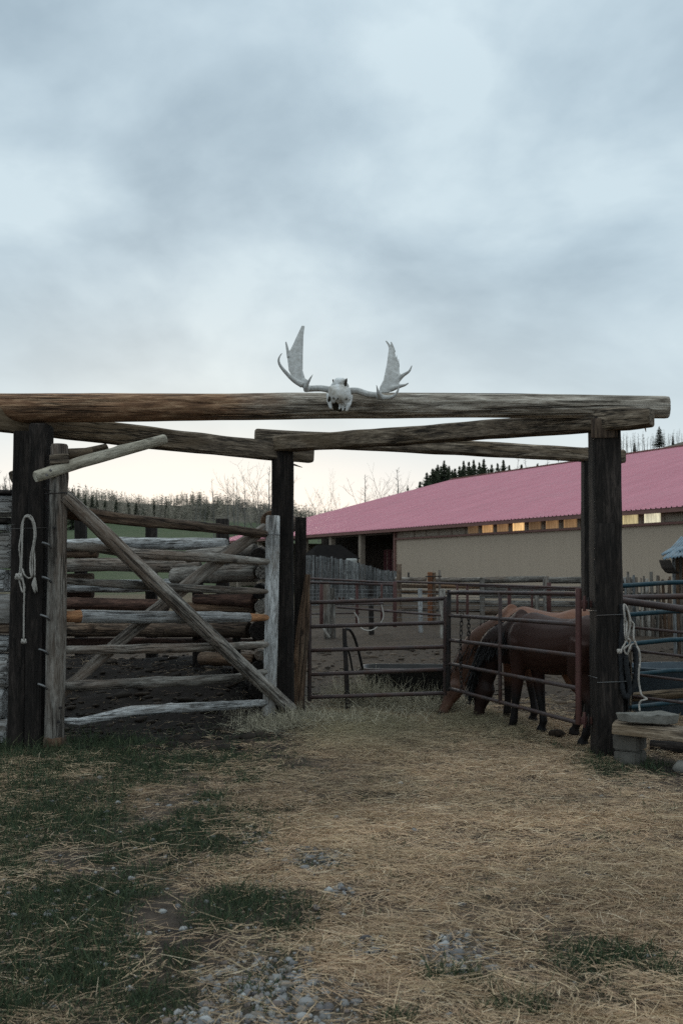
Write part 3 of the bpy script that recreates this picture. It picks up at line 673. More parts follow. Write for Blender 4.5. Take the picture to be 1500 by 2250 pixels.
def tan_mat():
    t = Mt('tan_wall_steel'); v = t.coords((1, 1, 0.12), False); a = t.noise(v, 1.6, 7, 0.65); c = t.ramp(a, [(0.3, (0.395, 0.315, 0.24)), (0.7, (0.425, 0.34, 0.26))])
    tc = t.nt.nodes.new('ShaderNodeTexCoord'); sp = t.nt.nodes.new('ShaderNodeSeparateXYZ'); t.l(tc.outputs['Object'], sp.inputs[0])
    m = t.math('FRACT', t.math('DIVIDE', sp.outputs[0], 0.92)); sm = t.math('LESS_THAN', m, 0.035); c = t.mix(t.math('MULTIPLY', sm, 0.10), c, (0.16, 0.125, 0.09)); t.base(c, 0.7); return t.m
TANW = tan_mat()
TRIM = plain('dark_red_trim', (0.17, 0.085, 0.075), (0.22, 0.12, 0.10), 3)
CLER = sheet_mat('dusty_translucent_panel', (0.27, 0.215, 0.165), (0.36, 0.295, 0.23), 0.6)
MULL = plain('brown_mullion', (0.24, 0.185, 0.145), (0.30, 0.235, 0.185), 4)
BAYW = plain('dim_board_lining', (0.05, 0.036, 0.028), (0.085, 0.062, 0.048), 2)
REDD = plain('maroon_stall_paint', (0.06, 0.018, 0.02), (0.10, 0.03, 0.033), 3)
BPOST = plain('pale_bay_post', (0.20, 0.16, 0.125), (0.27, 0.22, 0.175), 3)
def lit(name, col, st):
    t = Mt(name); v = t.coords((9, 9, 1), False); a = t.noise(v, 1.0, 3, 0.6); c = t.ramp(a, [(0.3, tuple(x * 0.45 for x in col)), (0.62, col)])
    t.base(c, 0.6); t.l(c, t.b.inputs['Emission Color']); t.b.inputs['Emission Strength'].default_value = st; return t.m
LITS = {'o1': lit('lit_panel_amber', (0.80, 0.46, 0.20), 0.50), 'o2': lit('lit_panel_dim_amber', (0.60, 0.35, 0.17), 0.32), 'o3': lit('lit_panel_bright_amber', (1.0, 0.64, 0.29), 0.85),
        'd': lit('lit_panel_faint', (0.42, 0.25, 0.13), 0.22), 'y': lit('lit_panel_straw', (0.75, 0.62, 0.34), 0.62), 'w': lit('lit_panel_pale', (0.95, 0.88, 0.64), 0.72)}
def ribbed(x0, x1, pitch, rise, ends):
    """ribbed sheet between two edge lines; ends = [(y,z),(y,z)]; ribs stand off along +normal (toward -y,+z)"""
    xs = []; hs = []; x = x0
    while x < x1 - 1e-6:
        for dx, h in ((0, 0), (pitch * 0.70, 0), (pitch * 0.78, rise), (pitch * 0.92, rise)):
            if x + dx < x1: xs.append(x + dx); hs.append(h)
        x += pitch
    xs.append(x1); hs.append(0); xs = np.array(xs); hs = np.array(hs)
    (y0, z0), (y1, z1) = ends; d = np.array([y1 - y0, z1 - z0]); d = d / np.hypot(*d); nrm = np.array([-d[1], d[0]])
    V = np.concatenate([np.stack([xs, y0 + nrm[0] * hs, z0 + nrm[1] * hs], 1), np.stack([xs, y1 + nrm[0] * hs, z1 + nrm[1] * hs], 1)])
    k = len(xs); i = np.arange(k - 1); return V, np.stack([i, i + 1, i + 1 + k, i + k], 1)
RZ = EAVE + HALF * SLOPE
V, Q = ribbed(0, BL, 0.30, 0.05, [(-0.0, EAVE), (HALF, RZ)])
rf = obj('roof', big_mesh('roof', V, Q), ROOF, barn, BW)
V, Q = ribbed(0, BL, 0.60, 0.04, [(HALF, RZ), (2 * HALF, EAVE)]); obj('roof', big_mesh('roof_back', V, Q), ROOF, barn, BW)
V, Fc = join_geo([box_geo(0, BL, HALF - 0.28, HALF + 0.28, RZ + 0.0, RZ + 0.11)] + [box_geo(x, x + 0.30, HALF - 0.34, HALF - 0.27, RZ - 0.10, RZ + 0.03) for x in np.arange(0.3, BL - 0.5, 1.2)])
obj('ridge_cap', new_mesh('ridge_cap', V, Fc, False), TRIM, rf, BW)
V, Q = ribbed(0, S(63.75), 0.24, 0.008, [(0.55, 3.86), (0.55, -0.3)]); obj('wall', big_mesh('wall', V, Q), TANW, barn, BW)
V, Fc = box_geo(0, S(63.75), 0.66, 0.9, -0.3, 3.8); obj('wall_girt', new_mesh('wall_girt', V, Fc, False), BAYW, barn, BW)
box('fascia', (0, BL, 0.03, 0.11, EAVE - 0.20, EAVE - 0.012), TRIM, barn, BW)
box('sill_strip', (0, S(63.75), 0.42, 0.54, 3.80, 3.90), TRIM, barn, BW)
box('corner_trim', (S(63.75) - 0.02, S(63.75) + 0.14, 0.42, 0.95, -0.3, EAVE - 0.03), TRIM, barn, BW)
cl_map = {1061: 'o1', 1094: 'o2', 1128: 'o3', 1165: 'd', 1203: 'o2', 1240: 'o2', 1045: 'd', 1360: 'y', 1408: 'w'}
step = 1.363; s0 = S(54.9) - 0.15; k0 = -int(s0 / step); kk = 0
pane_me = {}
cler = box('clerestory_backing', (0, S(63.75), 0.60, 0.66, 3.9, EAVE + 0.05), MULL, barn, BW)
order = {0: 'o1', -1: 'o2', -2: 'o3', -3: 'd', -4: 'o2', -5: 'o2', 1: 'd', -6: 'd', -7: 'o2', -8: 'y', -9: 'w', 2: None}
for k in range(k0, int((S(63.75) - s0) / step) + 1):
    a = s0 + k * step; key = order.get(k)
    wd = 0.98 if key else 1.22
    if a < 0 or a + wd > S(63.7): continue
    if wd not in pane_me:
        V, Q = ribbed(0, wd, 0.12, 0.012, [(0, 0.50), (0, 0.0)]); pane_me[wd] = (V, Q)
    V, Q = pane_me[wd]
    me = bpy.data.meshes.get('pane_%s_%s' % (wd, key)) or big_mesh('pane_%s_%s' % (wd, key), V, Q)
    obj('window_panel', me, LITS[key] if key else CLER, barn, BW @ Matrix.Translation((a, 0.585, 3.93)))
    box('mullion', (a - (step - wd) / 2 - 0.06, a - (step - wd) / 2 + 0.06, 0.545, 0.60, 3.9, EAVE - 0.02), MULL, barn, BW)
for D in (67.5, 71.3, 75.1, 78.9, 82.7, 86.6, 90.8):
    box('bay_post', (S(D) - 0.16, S(D) + 0.16, 0.25, 0.60, -0.2 , EAVE + 0.02), BPOST, barn, BW)
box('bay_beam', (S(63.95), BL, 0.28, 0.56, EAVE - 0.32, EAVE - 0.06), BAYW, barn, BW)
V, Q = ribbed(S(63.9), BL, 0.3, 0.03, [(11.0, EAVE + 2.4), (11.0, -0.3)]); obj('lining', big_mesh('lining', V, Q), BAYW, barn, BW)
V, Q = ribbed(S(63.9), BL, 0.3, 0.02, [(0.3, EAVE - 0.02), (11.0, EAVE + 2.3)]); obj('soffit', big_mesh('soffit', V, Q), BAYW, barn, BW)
box('gable_end', (BL - 0.2, BL - 0.05, 0.6, 2 * HALF - 0.6, -0.3, EAVE), TANW, barn, BW)
box('gable_end', (0.05, 0.2, 0.6, 2 * HALF - 0.6, -0.3, EAVE), TANW, barn, BW)
box('wall', (0, BL, 2 * HALF - 0.7, 2 * HALF - 0.55, -0.3, EAVE), TANW, barn, BW)
for i in range(5):
    a = S(64.2) + i * 1.05
    d_ = box('stall_door', (a, a + 0.98, 3.0, 3.08, 0, 3.3), REDD, barn, BW)
    for j in range(3): box('door_batten', (a + 0.12 + j * 0.32, a + 0.16 + j * 0.32, 2.97, 2.995, 0.1, 3.25), BPOST if (i + j) % 4 == 1 else REDD, d_, BW)
    if i in (0, 2, 3): box('notice', (a + 0.3, a + 0.62, 2.955, 2.965, 1.9 + 0.3 * (i % 2), 2.4 + 0.3 * (i % 2)), BPOST, d_, BW)

# ------------------------------------------------------------------ dark shed and drum in front of the open bay
TAR = plain('tarred_roof', (0.006, 0.005, 0.005), (0.012, 0.010, 0.009), 3, 0.95, 0); TAR.node_tree.nodes['Principled BSDF'].inputs['Specular IOR Level'].default_value = 0.05
sh = thing('feed_shed', P(722, 1300, 59), 'small dark shed with a hipped roof behind the board fence', 'shed')
Ms = Matrix.Translation(Vector((P(722, 1260, 59).x, 59.5, 0))) @ Matrix.Rotation(R(18), 4, 'Z')
box('wall', (-1.05, 1.05, -1.0, 1.0, 0, 2.55), RED, sh, Ms)
V = [(-1.5, -1.5, 2.5), (1.5, -1.5, 2.5), (1.5, 1.5, 2.5), (-1.5, 1.5, 2.5), (-0.75, 0, 3.35), (0.75, 0, 3.35), (-1.5, -1.5, 2.58), (1.5, -1.5, 2.58)]
obj('roof', new_mesh('roof', V[:6], [(0, 1, 5, 4), (1, 2, 5), (2, 3, 4, 5), (3, 0, 4), (3, 2, 1, 0)], False), TAR, sh, Ms)
dr = thing('water_drum', P(772, 1300, 57), 'pale plastic drum showing over the board fence', 'drum')
PLAST = plain('pale_plastic', (0.30, 0.30, 0.28), (0.38, 0.38, 0.36), 4)
for i, (a, b) in enumerate(((0, 0.85), (0.85, 0.95), (0.95, 1.75), (1.75, 1.85), (1.85, 2.5))):
    q = Vector((P(772, 1300, 57).x, 57, 0)); stick('drum_ring', [(q + Vector((0, 0, a)), 0.32 + 0.02 * (i % 2)), (q + Vector((0, 0, b)), 0.32 + 0.02 * (i % 2))], PLAST, dr, n=16, rough=0)

# ------------------------------------------------------------------ weathered board fence
bf = thing('board_fence', P(770, 1330, 50), 'weathered grey upright board fence in front of the barn bay', 'fence')
rnd = random.Random(5); x = 655.0; i = 0
tops = [(655, 1221), (700, 1221), (725, 1224), (760, 1230), (790, 1237), (830, 1249), (845, 1253), (870, 1256)]
def interp(l, x):
    for (a, b), (c_, d) in zip(l, l[1:]):
        if x <= c_: return b + (d - b) * (x - a) / (c_ - a)
    return l[-1][1]
while x < 868:
    wpx = rnd.uniform(3.2, 6.2); Y = 50 + (x - 655) / 215 * 3; yt = interp(tops, x) + rnd.uniform(-1.5, 2.5)
    a = P(x + wpx / 2, yt, Y); zb = 0.25 + rnd.uniform(-0.1, 0.2) if x > 700 else 0.05
    stick('board', [(Vector((a.x, Y + rnd.uniform(-.04, .04), zb)), (px2m(wpx / 2 - 0.25, Y), 0.016)), (Vector((a.x + rnd.uniform(-.02, .02), Y, a.z)), (px2m(wpx / 2 - 0.35, Y), 0.016))], BOARD, bf, shape='square', rough=0.03, hint=Vector((0, 1, 0)), seg=0.8)
    x += wpx; i += 1
for zz in (0.7, 1.7): stick('rail', [(Vector((P(655, 1300, 50).x, 50.1, zz)), (0.04, 0.06)), (Vector((P(868, 1300, 53).x, 53.1, zz)), (0.04, 0.06))], GREY, bf, shape='square', rough=0.03, seg=1)

# ------------------------------------------------------------------ pole fence in front of the tan wall
pf = thing('pole_fence', P(1070, 1370, 33), 'peeled pole fence stacked five rails high below the tan wall', 'fence')
for (a, ya, b, yb, th, m) in ((868, 1272, 936, 1273, 9, GREY), (955, 1275, 1056, 1274, 12, GREY), (1062, 1275, 1200, 1272, 15, GREY), (1204, 1275, 1395, 1275, 15, GREY),
                              (868, 1287, 1060, 1290, 9, BROWN), (1060, 1293, 1400, 1294, 11, GREY), (868, 1301, 1060, 1304, 9, BROWN), (1060, 1309, 1400, 1310, 12, GREY), (868, 1318, 1060, 1322, 9, GREY), (1060, 1326, 1400, 1328, 14, GREY), (868, 1338, 1060, 1342, 8, BROWN), (1060, 1345, 1400, 1347, 13, BROWN)):
    stick('pole', [(P(a, ya, 33), px2m(th / 2, 33)), (P(b, yb, 32.6), px2m(th / 2 * 0.95, 33))], m, pf, n=10, seg=0.5, rough=0.05, knots=3)
for q, yt, hw, m in ((876, 1239, 6, BROWN), (944, 1257, 6, RUSTPOST), (953, 1258, 4, BROWN), (965, 1252, 3, GREY), (1058, 1269, 6, GREY), (1198, 1266, 7, GREY), (1280, 1268, 6, GREY), (1380, 1268, 6, GREY)):
    b = Vector((P(q, 1300, 32.5).x, 32.4, -0.1)); t2 = P(q, yt, 32.4); stick('post', [(b, px2m(hw, 32.5)), (Vector((t2.x, 32.4, t2.z)), px2m(hw * 0.92, 32.5))], m, pf, n=10, seg=0.4, rough=0.05)
stick('iron_bar', [(P(934, 1267, 32.2), 0.02), (P(970, 1266, 32.2), 0.02)], DKSTEEL, pf, n=6, rough=0)
stick('iron_bar', [(P(897, 1276, 32.9), 0.03), (P(897, 1258, 32.9), 0.03)], DKSTEEL, pf, n=6, rough=0)
sf = thing('slab_fence', P(1420, 1360, 26), 'ragged upright slab fence beyond the blue pipe panel', 'fence')
rnd = random.Random(9); x = 1362.0
while x < 1475:
    wpx = rnd.uniform(4, 10); yt = 1262 + rnd.uniform(0, 16) if rnd.random() > 0.2 else 1256; Y = 26 + rnd.uniform(-.1, .1)
    a = P(x + wpx / 2, yt, Y); stick('slab', [(Vector((a.x, Y, -0.05)), (px2m(wpx / 2, Y), 0.03)), (Vector((a.x + rnd.uniform(-.05, .05), Y, a.z)), (px2m(wpx / 2 * 0.8, Y), 0.025))], rnd.choice((GREY, BOARD, BROWN, BOARD)), sf, shape='square', rough=0.1, hint=Vector((0, 1, 0)), seg=0.5)
    x += wpx + rnd.uniform(0.3, 2.5)
for zz in (0.5, 1.1): stick('rail', [(Vector((P(1362, 1300, 26).x, 26.12, zz)), (0.04, 0.05)), (Vector((P(1475, 1300, 26).x, 26.12, zz)), (0.04, 0.05))], GREY, sf, shape='square', rough=0.03, seg=1)

# ------------------------------------------------------------------ wire and pipe fence across the pen
wf = thing('wire_pen_fence', P(850, 1400, 26), 'thin pipe and wire fence crossing the back of the pen', 'fence')
def wl(a, ya, b, yb, r, Ya=26, Yb=26, m=PIPE, nm='rail'): pipe(nm, [P(a, ya, Ya), P(b, yb, Yb)], r, m, wf, n=8, seg=3)
wl(680, 1271, 868, 1281, 0.030, 25, 26.5); wl(680, 1280, 868, 1285, 0.034, 25.2, 26.4); wl(868, 1278, 1290, 1293, 0.030, 26.5, 25.0); wl(1000, 1286, 1290, 1297, 0.022, 26.4, 25.2)
wl(740, 1334, 968, 1352, 0.030, 26, 25.5); wl(680, 1349, 790, 1347, 0.02); wl(735, 1327, 842, 1326, 0.026, 24, 24)
for yy in (1296, 1304, 1312, 1321, 1330, 1340, 1356): wl(680, yy, 1270, yy + 1.5, 0.006, 26.2, 26.2, STEEL, 'wire')
for q, yt, yb, r in ((867, 1278, 1378, 0.05), (784, 1282, 1372, 0.04), (838, 1284, 1366, 0.03), (1004, 1284, 1352, 0.03), (1026, 1284, 1352, 0.035), (1118, 1290, 1352, 0.05), (1168, 1296, 1352, 0.03), (706, 1283, 1380, 0.05), (1205, 1280, 1345, 0.06)):
    wl(q, yt, q, yb, r, 26, 26, REDPIPE, 'post')
for q, yt, yb, hw, Y, m in ((717, 1284, 1408, 8, 25.4, GREY), (730, 1292, 1408, 6, 25.6, GREY), (971, 1294, 1400, 7, 25.8, GREY), (1178, 1300, 1372, 6, 26, GREY), (814, 1280, 1352, 6, 27, DARK), (922, 1293, 1358, 5, 28, PALE)):
    b = P(q + 2, yb, Y); stick('post', [(Vector((b.x, Y, -0.1)), px2m(hw, Y)), (P(q, yt, Y), px2m(hw * 0.9, Y))], m, wf, n=10, seg=0.3, rough=0.07)
stick('prop', [(P(724, 1402, 24.8), 0.03), (P(709, 1378, 25), 0.03)], GREY, wf, n=8)
hose = thing('hose_loop', P(815, 1385, 22), 'pale hose looped over the pen fence', 'hose')
V, Fc = tube_geo(curve_pts([P(x, y, 24) for x, y in ((778, 1346), (786, 1358), (789, 1375), (800, 1384), (815, 1385), (828, 1378), (839, 1364), (842, 1350), (838, 1330), (838, 1326))], 5), 0.016, 6)
obj('hose', new_mesh('hose', V, Fc), ROPE, hose)

# ------------------------------------------------------------------ pen furniture: pipe rack, trough
rk = thing('bent_pipe_rack', P(760, 1560, 11.9), 'black upright with bent pipes standing in the hay behind the pipe gate', 'pipe rack')
stick('upright', [(P(765, 1575, 11.75), (0.03, 0.03)), (P(756, 1380, 11.75), (0.024, 0.024))], DKSTEEL, rk, shape='square', rough=0.02)
stick('foot', [(P(765, 1578, 11.75), 0.055), (P(764, 1540, 11.75), 0.04)], DKSTEEL, rk, n=10)
for pts, r in ((((758, 1382), (768, 1384), (777, 1398), (785, 1422), (792, 1450), (797, 1474)), 0.017), (((762, 1420), (768, 1440), (772, 1460), (774, 1474)), 0.012)):
    V, Fc = tube_geo(curve_pts([P(x, y, 11.8 + (x - 758) * 0.012) for x, y in pts], 4), r, 8); obj('bent_pipe', new_mesh('bent_pipe', V, Fc), DKSTEEL, rk)
tr = thing('feed_trough', P(900, 1540, 12.3), 'long black feed trough half buried in hay', 'trough')
Mt_ = Matrix.Translation(Vector((P(905, 1500, 12.5).x, 12.6, 0))) @ Matrix.Rotation(R(-4), 4, 'Z')
V = []; Fc = []
for z, hx, hy in ((0.03, 0.52, 0.26), (0.44, 0.60, 0.33), (0.465, 0.635, 0.365), (0.485, 0.635, 0.365), (0.485, 0.58, 0.31), (0.1, 0.50, 0.24)):
    for k in range(24):
        t = 2 * math.pi * k / 24; c_, s_ = math.cos(t), math.sin(t); e = 0.35
        V.append((hx * math.copysign(abs(c_) ** e, c_), hy * math.copysign(abs(s_) ** e, s_), z))
for i in range(5):
    for k in range(24): Fc.append((i * 24 + k, i * 24 + (k + 1) % 24, (i + 1) * 24 + (k + 1) % 24, (i + 1) * 24 + k))
Fc.append(tuple(range(120, 144))); Fc.append(tuple(range(23, -1, -1)))
obj('tub', new_mesh('tub', V, Fc), TANK, tr, Mt_)
pipe('rim_bar', [Mt_ @ Vector((-0.64, -0.375, 0.475)), Mt_ @ Vector((0.64, -0.375, 0.475))], 0.014, PIPE, tr)

# ------------------------------------------------------------------ right edge: blue panel, brown gate, tub, shed
bp = thing('blue_pipe_panel', P(1440, 1560, 10.3), 'blue painted pipe panel right of the dark gate post', 'pipe panel')
for ya, yb in ((1287, 1279), (1352, 1342), (1418, 1404), (1486, 1472), (1557, 1543)):
    pipe('rail', [P(1340, ya + 2, 10.2), P(1470, (ya * 0.15 + yb * 0.85), 10.35), P(1640, yb - 3, 10.5)], 0.024, BLUEPIPE, bp, n=12)
pipe('stile', [P(1342, 1280, 10.2), P(1342, 1590, 10.2)], 0.024, BLUEPIPE, bp, n=12); pipe('stile', [P(1640, 1270, 10.5), P(1640, 1590, 10.5)], 0.024, BLUEPIPE, bp, n=12)
pg = thing('brown_pipe_gate', P(1440, 1560, 9.5), 'brown pipe gate ajar in front of the blue pipe panel', 'pipe gate', 'pipe gates of the pen')
for ya, yb, r, m in ((1318, 1343, 0.034, PIPE), (1375, 1390, 0.013, PIPE), (1425, 1444, 0.013, PIPE), (1477, 1497, 0.013, PIPE), (1526, 1547, 0.014, PIPE)):
    pipe('rail', [P(1352, ya, 9.5), P(1620, yb + 12, 8.9)], r, m, pg, n=12)
pipe('stile', [P(1354, 1310, 9.5), P(1354, 1580, 9.5)], 0.022, PIPE, pg, n=10); pipe('stile', [P(1618, 1345, 8.9), P(1618, 1640, 8.9)], 0.022, PIPE, pg, n=10)
tp = thing('top_pole', P(1450, 1312, 10.0), 'thick grey-brown pole laid level between blue panel and brown gate', 'pole')
stick('pole', [(P(1355, 1313, 9.8), 0.026), (P(1640, 1308, 9.7), 0.030)], PIPE, tp, n=12, rough=0.03)
lp = thing('low_pole', P(1450, 1535, 10.2), 'thick pale pole lying low across the blue panel', 'pole')
stick('pole', [(P(1380, 1532, 10.9), 0.05), (P(1640, 1512, 10.9), 0.06)], DUSK, lp, n=12, rough=0.05)
wt = thing('water_tub', P(1500, 1560, 11.4), 'blue-grey water tub standing behind the blue panel', 'tub')
Mw = Matrix.Translation(Vector((P(1510, 1500, 11.8).x, 11.9, 0))); V = []; Fc = []
for z, r in ((0.0, 0.62), (0.5, 0.70), (0.54, 0.73), (0.56, 0.73), (0.56, 0.67), (0.3, 0.64)):
    for k in range(28): V.append((r * math.cos(k * math.pi / 14), 0.7 * r * math.sin(k * math.pi / 14), z))
for i in range(5):
    for k in range(28): Fc.append((i * 28 + k, i * 28 + (k + 1) % 28, (i + 1) * 28 + (k + 1) % 28, (i + 1) * 28 + k))
Fc.append(tuple(range(140, 168))); obj('tub', new_mesh('tub', V, Fc), BLUETUB, wt, Mw)
gsh = thing('tin_roof_shed', P(1520, 1400, 20), 'old board shed with a bent blue-grey tin roof at the right edge', 'shed')
TIN = metal('bluegrey_tin', (0.13, 0.185, 0.23), (0.20, 0.265, 0.31), (0.14, 0.12, 0.105), 0.4, 0.5, 0.3)
sx = lambda px: P(px, 1300, 20).x
zof = lambda py: P(1450, py, 20).z
def sheet(name, prof, y0, y1, mat, parent, th=0.03):
    V = []; 
    for (x, z) in prof: V += [(x, y0, z), (x, y1, z), (x, y0, z - th), (x, y1, z - th)]
    Fc = []
    for i in range(len(prof) - 1):
        a = i * 4; b = a + 4; Fc += [(a, b, b + 1, a + 1), (a + 2, a + 3, b + 3, b + 2), (a, a + 2, b + 2, b), (a + 1, b + 1, b + 3, a + 3)]
    k = (len(prof) - 1) * 4; Fc += [(0, 1, 3, 2), (k, k + 2, k + 3, k + 1)]
    return obj(name, new_mesh(name, V, Fc, False), mat, parent)
def tin(e0, e1, t0, t1, Y0, Y1, k=26):
    a, b, c_, d = P(*e0, Y0), P(*e1, Y0), P(*t0, Y1), P(*t1, Y1); V = []; Fc = []
    for i in range(k * 4 + 1):
        f = i / (k * 4); h = 0.022 * math.cos(i * math.pi / 2) + 0.02 * mnoise.noise(Vector((i * 0.2, Y0, 0)))
        for g in (0, 0.5, 1): V.append(a.lerp(b, f).lerp(c_.lerp(d, f), g) + Vector((0, 0, h + 0.03 * mnoise.noise(Vector((i * 0.1, g * 2, Y0))))))
    for i in range(k * 4):
        for g in (0, 1): q_ = i * 3 + g; Fc.append((q_, q_ + 3, q_ + 4, q_ + 1))
    o = obj('roof', new_mesh('roof', V, Fc, True), TIN, gsh); m = o.modifiers.new('thick', 'SOLIDIFY'); m.thickness = 0.012; return o
tin((1455, 1229), (1660, 1200), (1470, 1214), (1660, 1182), 19.3, 20.1)
tin((1451, 1219), (1660, 1172), (1474, 1205), (1660, 1158), 20.0, 20.8)
tin((1472, 1207), (1660, 1160), (1496, 1180), (1660, 1132), 20.8, 22.2)
sheet('hanging_tin', [(sx(1455), zof(1230)), (sx(1460), zof(1245)), (sx(1468), zof(1255)), (sx(1474), zof(1258))], 19.5, 20.2, DARK, gsh, 0.02)
rnd = random.Random(4); x = 1471.0
while x < 1640:
    a = sx(x + 3.5); stick('board', [(Vector((a, 19.85, -0.05)), (px2m(3.3, 20), 0.02)), (Vector((a, 19.85, zof(1222))), (px2m(3.1, 20), 0.02))], rnd.choice((GREY, BOARD, BROWN, RUSTPOST, BOARD)), gsh, shape='square', rough=0.04, hint=Vector((0, 1, 0)), seg=0.6); x += 7.4
x8 = P(1480, 1300, 21.8).x; box('back_wall', (x8, x8 + 1.6, 21.8, 21.9, 0, zof(1225)), BAYW, gsh)

# ------------------------------------------------------------------ bench with block and stone
bn = thing('plank_bench', P(1430, 1660, 8.5), 'heavy plank bench end resting on split blocks by the gate post', 'bench')
stick('seat_plank', [(P(1347, 1597, 8.66), (0.15, 0.045)), (P(1440, 1606, 8.55), (0.15, 0.048)), (P(1700, 1640, 8.2), (0.15, 0.048))], DUSK, bn, shape='square', rough=0.07, bev=0.2, hint=Vector((0, 0, 1)), seg=0.1)
Mb = Matrix.Translation(Vector((P(1390, 1640, 8.62).x, 8.72, 0))) @ Matrix.Rotation(R(33), 4, 'Z')
rnd = random.Random(8)
for i, (z0, z1, s_) in enumerate(((-0.05, 0.125, 0.105), (0.132, 0.262, 0.112))):
    V, Fc = box_geo(-s_, s_, -s_, s_, z0, z1); me = new_mesh('block', V, Fc, False); bm = bmesh.new(); bm.from_mesh(me)
    bmesh.ops.bevel(bm, geom=bm.edges[:], offset=0.012, segments=2, affect='EDGES'); bmesh.ops.subdivide_edges(bm, edges=bm.edges[:], cuts=2, use_grid_fill=True)
    for v in bm.verts: v.co += Vector(mnoise.noise_vector(v.co * 9 + Vector((i * 7, 0, 0)))) * 0.007
    bm.to_mesh(me); bm.free(); obj('block', me, CONCRETE, bn, Mb @ Matrix.Rotation(R((16, 20)[i]), 4, 'Z'))
def rock(name, dims, seed, mat, M, label, cat, group=None, sub=3, flat=0.5):
    bm = bmesh.new(); bmesh.ops.create_icosphere(bm, subdivisions=sub, radius=1)
    for v in bm.verts:
        q = v.co.copy(); k = 1 + 0.17 * mnoise.noise(q * 1.3 + Vector((seed, 0, 0))) + 0.10 * mnoise.noise(q * 4 + Vector((seed, 5, 0)))
        v.co = Vector((max(-flat * 1.5, min(flat * 1.5, q.x)) * dims[0], q.y * dims[1], max(-flat, min(flat, q.z)) * dims[2] / flat)) * k
    me = bpy.data.meshes.new(name); bm.to_mesh(me); bm.free(); me.polygons.foreach_set('use_smooth', [sub > 2] * len(me.polygons))
    return tag(obj(name, me, mat, None, M), label, cat, group, 'thing')
bm = bmesh.new(); pl = [(-.29, .01), (-.20, -.07), (-.05, -.115), (.12, -.12), (.24, -.07), (.275, .06), (.16, .12), (-.02, .10), (-.18, .075)]
lo = [bm.verts.new((x * .93, y * .93, -.038)) for x, y in pl]; hi = [bm.verts.new((x, y, .030 + .03 * (x + .29) + .012 * math.sin(k * 2.3))) for k, (x, y) in enumerate(pl)]
bm.faces.new(lo[::-1]); bm.faces.new(hi)
for k in range(9): bm.faces.new((lo[k], lo[(k + 1) % 9], hi[(k + 1) % 9], hi[k]))
bmesh.ops.bevel(bm, geom=bm.edges[:], offset=0.008, segments=1, affect='EDGES'); bmesh.ops.triangulate(bm, faces=bm.faces[:]); bmesh.ops.subdivide_edges(bm, edges=bm.edges[:], cuts=3)
for v in bm.verts: v.co += Vector(mnoise.noise_vector(v.co * 14)) * 0.009 + Vector(mnoise.noise_vector(v.co * 40)) * 0.003
me = bpy.data.meshes.new('flat_stone'); bm.to_mesh(me); bm.free(); me.polygons.foreach_set('use_smooth', [True] * len(me.polygons)); me.set_sharp_from_angle(angle=R(30))
tag(obj('flat_stone', me, STONE, None, Matrix.Translation(P(1424, 1577, 8.57)) @ Matrix.Rotation(R(5), 4, 'Z') @ Matrix.Rotation(R(3), 4, 'Y')), 'flat grey stone slab lying on the plank bench', 'stone', None, 'thing')
rock('boulder', (0.08, 0.07, 0.055), 8.1, STONE, Matrix.Translation(Vector((gnd(1500, 1700).x, gnd(1500, 1700).y, 0.05))), 'round grey stone on the dirt below the bench', 'stone', None, 3, 0.9)
DUNG = plain('dung', (0.018, 0.012, 0.008), (0.04, 0.026, 0.017), 20, .9, .8, .01)
lg = thing('fallen_log', P(1480, 1650, 9.2), 'dark log lying on the dirt under the plank bench', 'log')
stick('log', [(Vector((P(1430, 1640, 9.2).x, 9.25, 0.07)), 0.055), (Vector((P(1650, 1660, 9.0).x, 8.95, 0.06)), 0.06)], DARK, lg, n=12, rough=0.06)
rock('dung_lump', (0.085, 0.065, 0.035), 5.5, DUNG, Matrix.Translation(Vector((gnd(1222, 1622).x, gnd(1222, 1622).y, 0.05))), 'brown lump of dung in the straw near the gate foot', 'dung', None, 3, 0.9)

# ------------------------------------------------------------------ ropes
def rope(name, label, strands, r, mat, extras=(), k=5, loc=None):
    t = thing(name, strands[0][0], label, 'rope')
    for s in strands:
        V, Fc = tube_geo(curve_pts(s, k), r, 8, 0.5); obj('strand', new_mesh('strand', V, Fc), mat, t)
    return t
Yr = 9.36; q = lambda l, Y: [P(x, y, Y + 0.012 * math.sin(i * 2.1)) for i, (x, y) in enumerate(l)]
lr = rope('coiled_rope', 'off-white rope looped on the dark post left of the log gate', [
    q([(43, 1266), (46, 1232), (43, 1203), (47, 1178), (49, 1152), (55, 1136), (63, 1132), (72, 1138), (78, 1158), (79, 1180), (75, 1200), (77, 1230), (77, 1268)], Yr),
    q([(53, 1408), (53, 1350), (54, 1305), (52, 1280), (48, 1255), (49, 1215), (50, 1170), (53, 1142), (61, 1135), (70, 1142), (76, 1165), (75, 1190), (69, 1218), (67, 1245), (69, 1263), (70, 1268), (62, 1270), (54, 1262), (50, 1250)], Yr - 0.015),
    q([(72, 1266), (72, 1240), (73, 1215), (77, 1190), (77, 1165), (72, 1145), (62, 1136)], Yr - 0.01),
    q([(42, 1270), (46, 1288), (50, 1300), (54, 1300), (54, 1285), (47, 1270)], Yr - 0.02)], 0.0085, ROPE)
def knot(px, py, Y, s, parent, mat=ROPE):
    c_ = P(px, py, Y); pts = [c_ + Vector((s * math.sin(t * 2.0), s * 0.5 * math.cos(3 * t) , s * math.sin(3 * t) * 0.9)) for t in np.linspace(0, 6.28, 26)]
    V, Fc = tube_geo(pts, s * 0.5, 8); obj('knot', new_mesh('knot', V, Fc), mat, parent)
knot(42, 1267, Yr - 0.02, 0.024, lr); knot(53, 1409, Yr - 0.01, 0.018, lr)
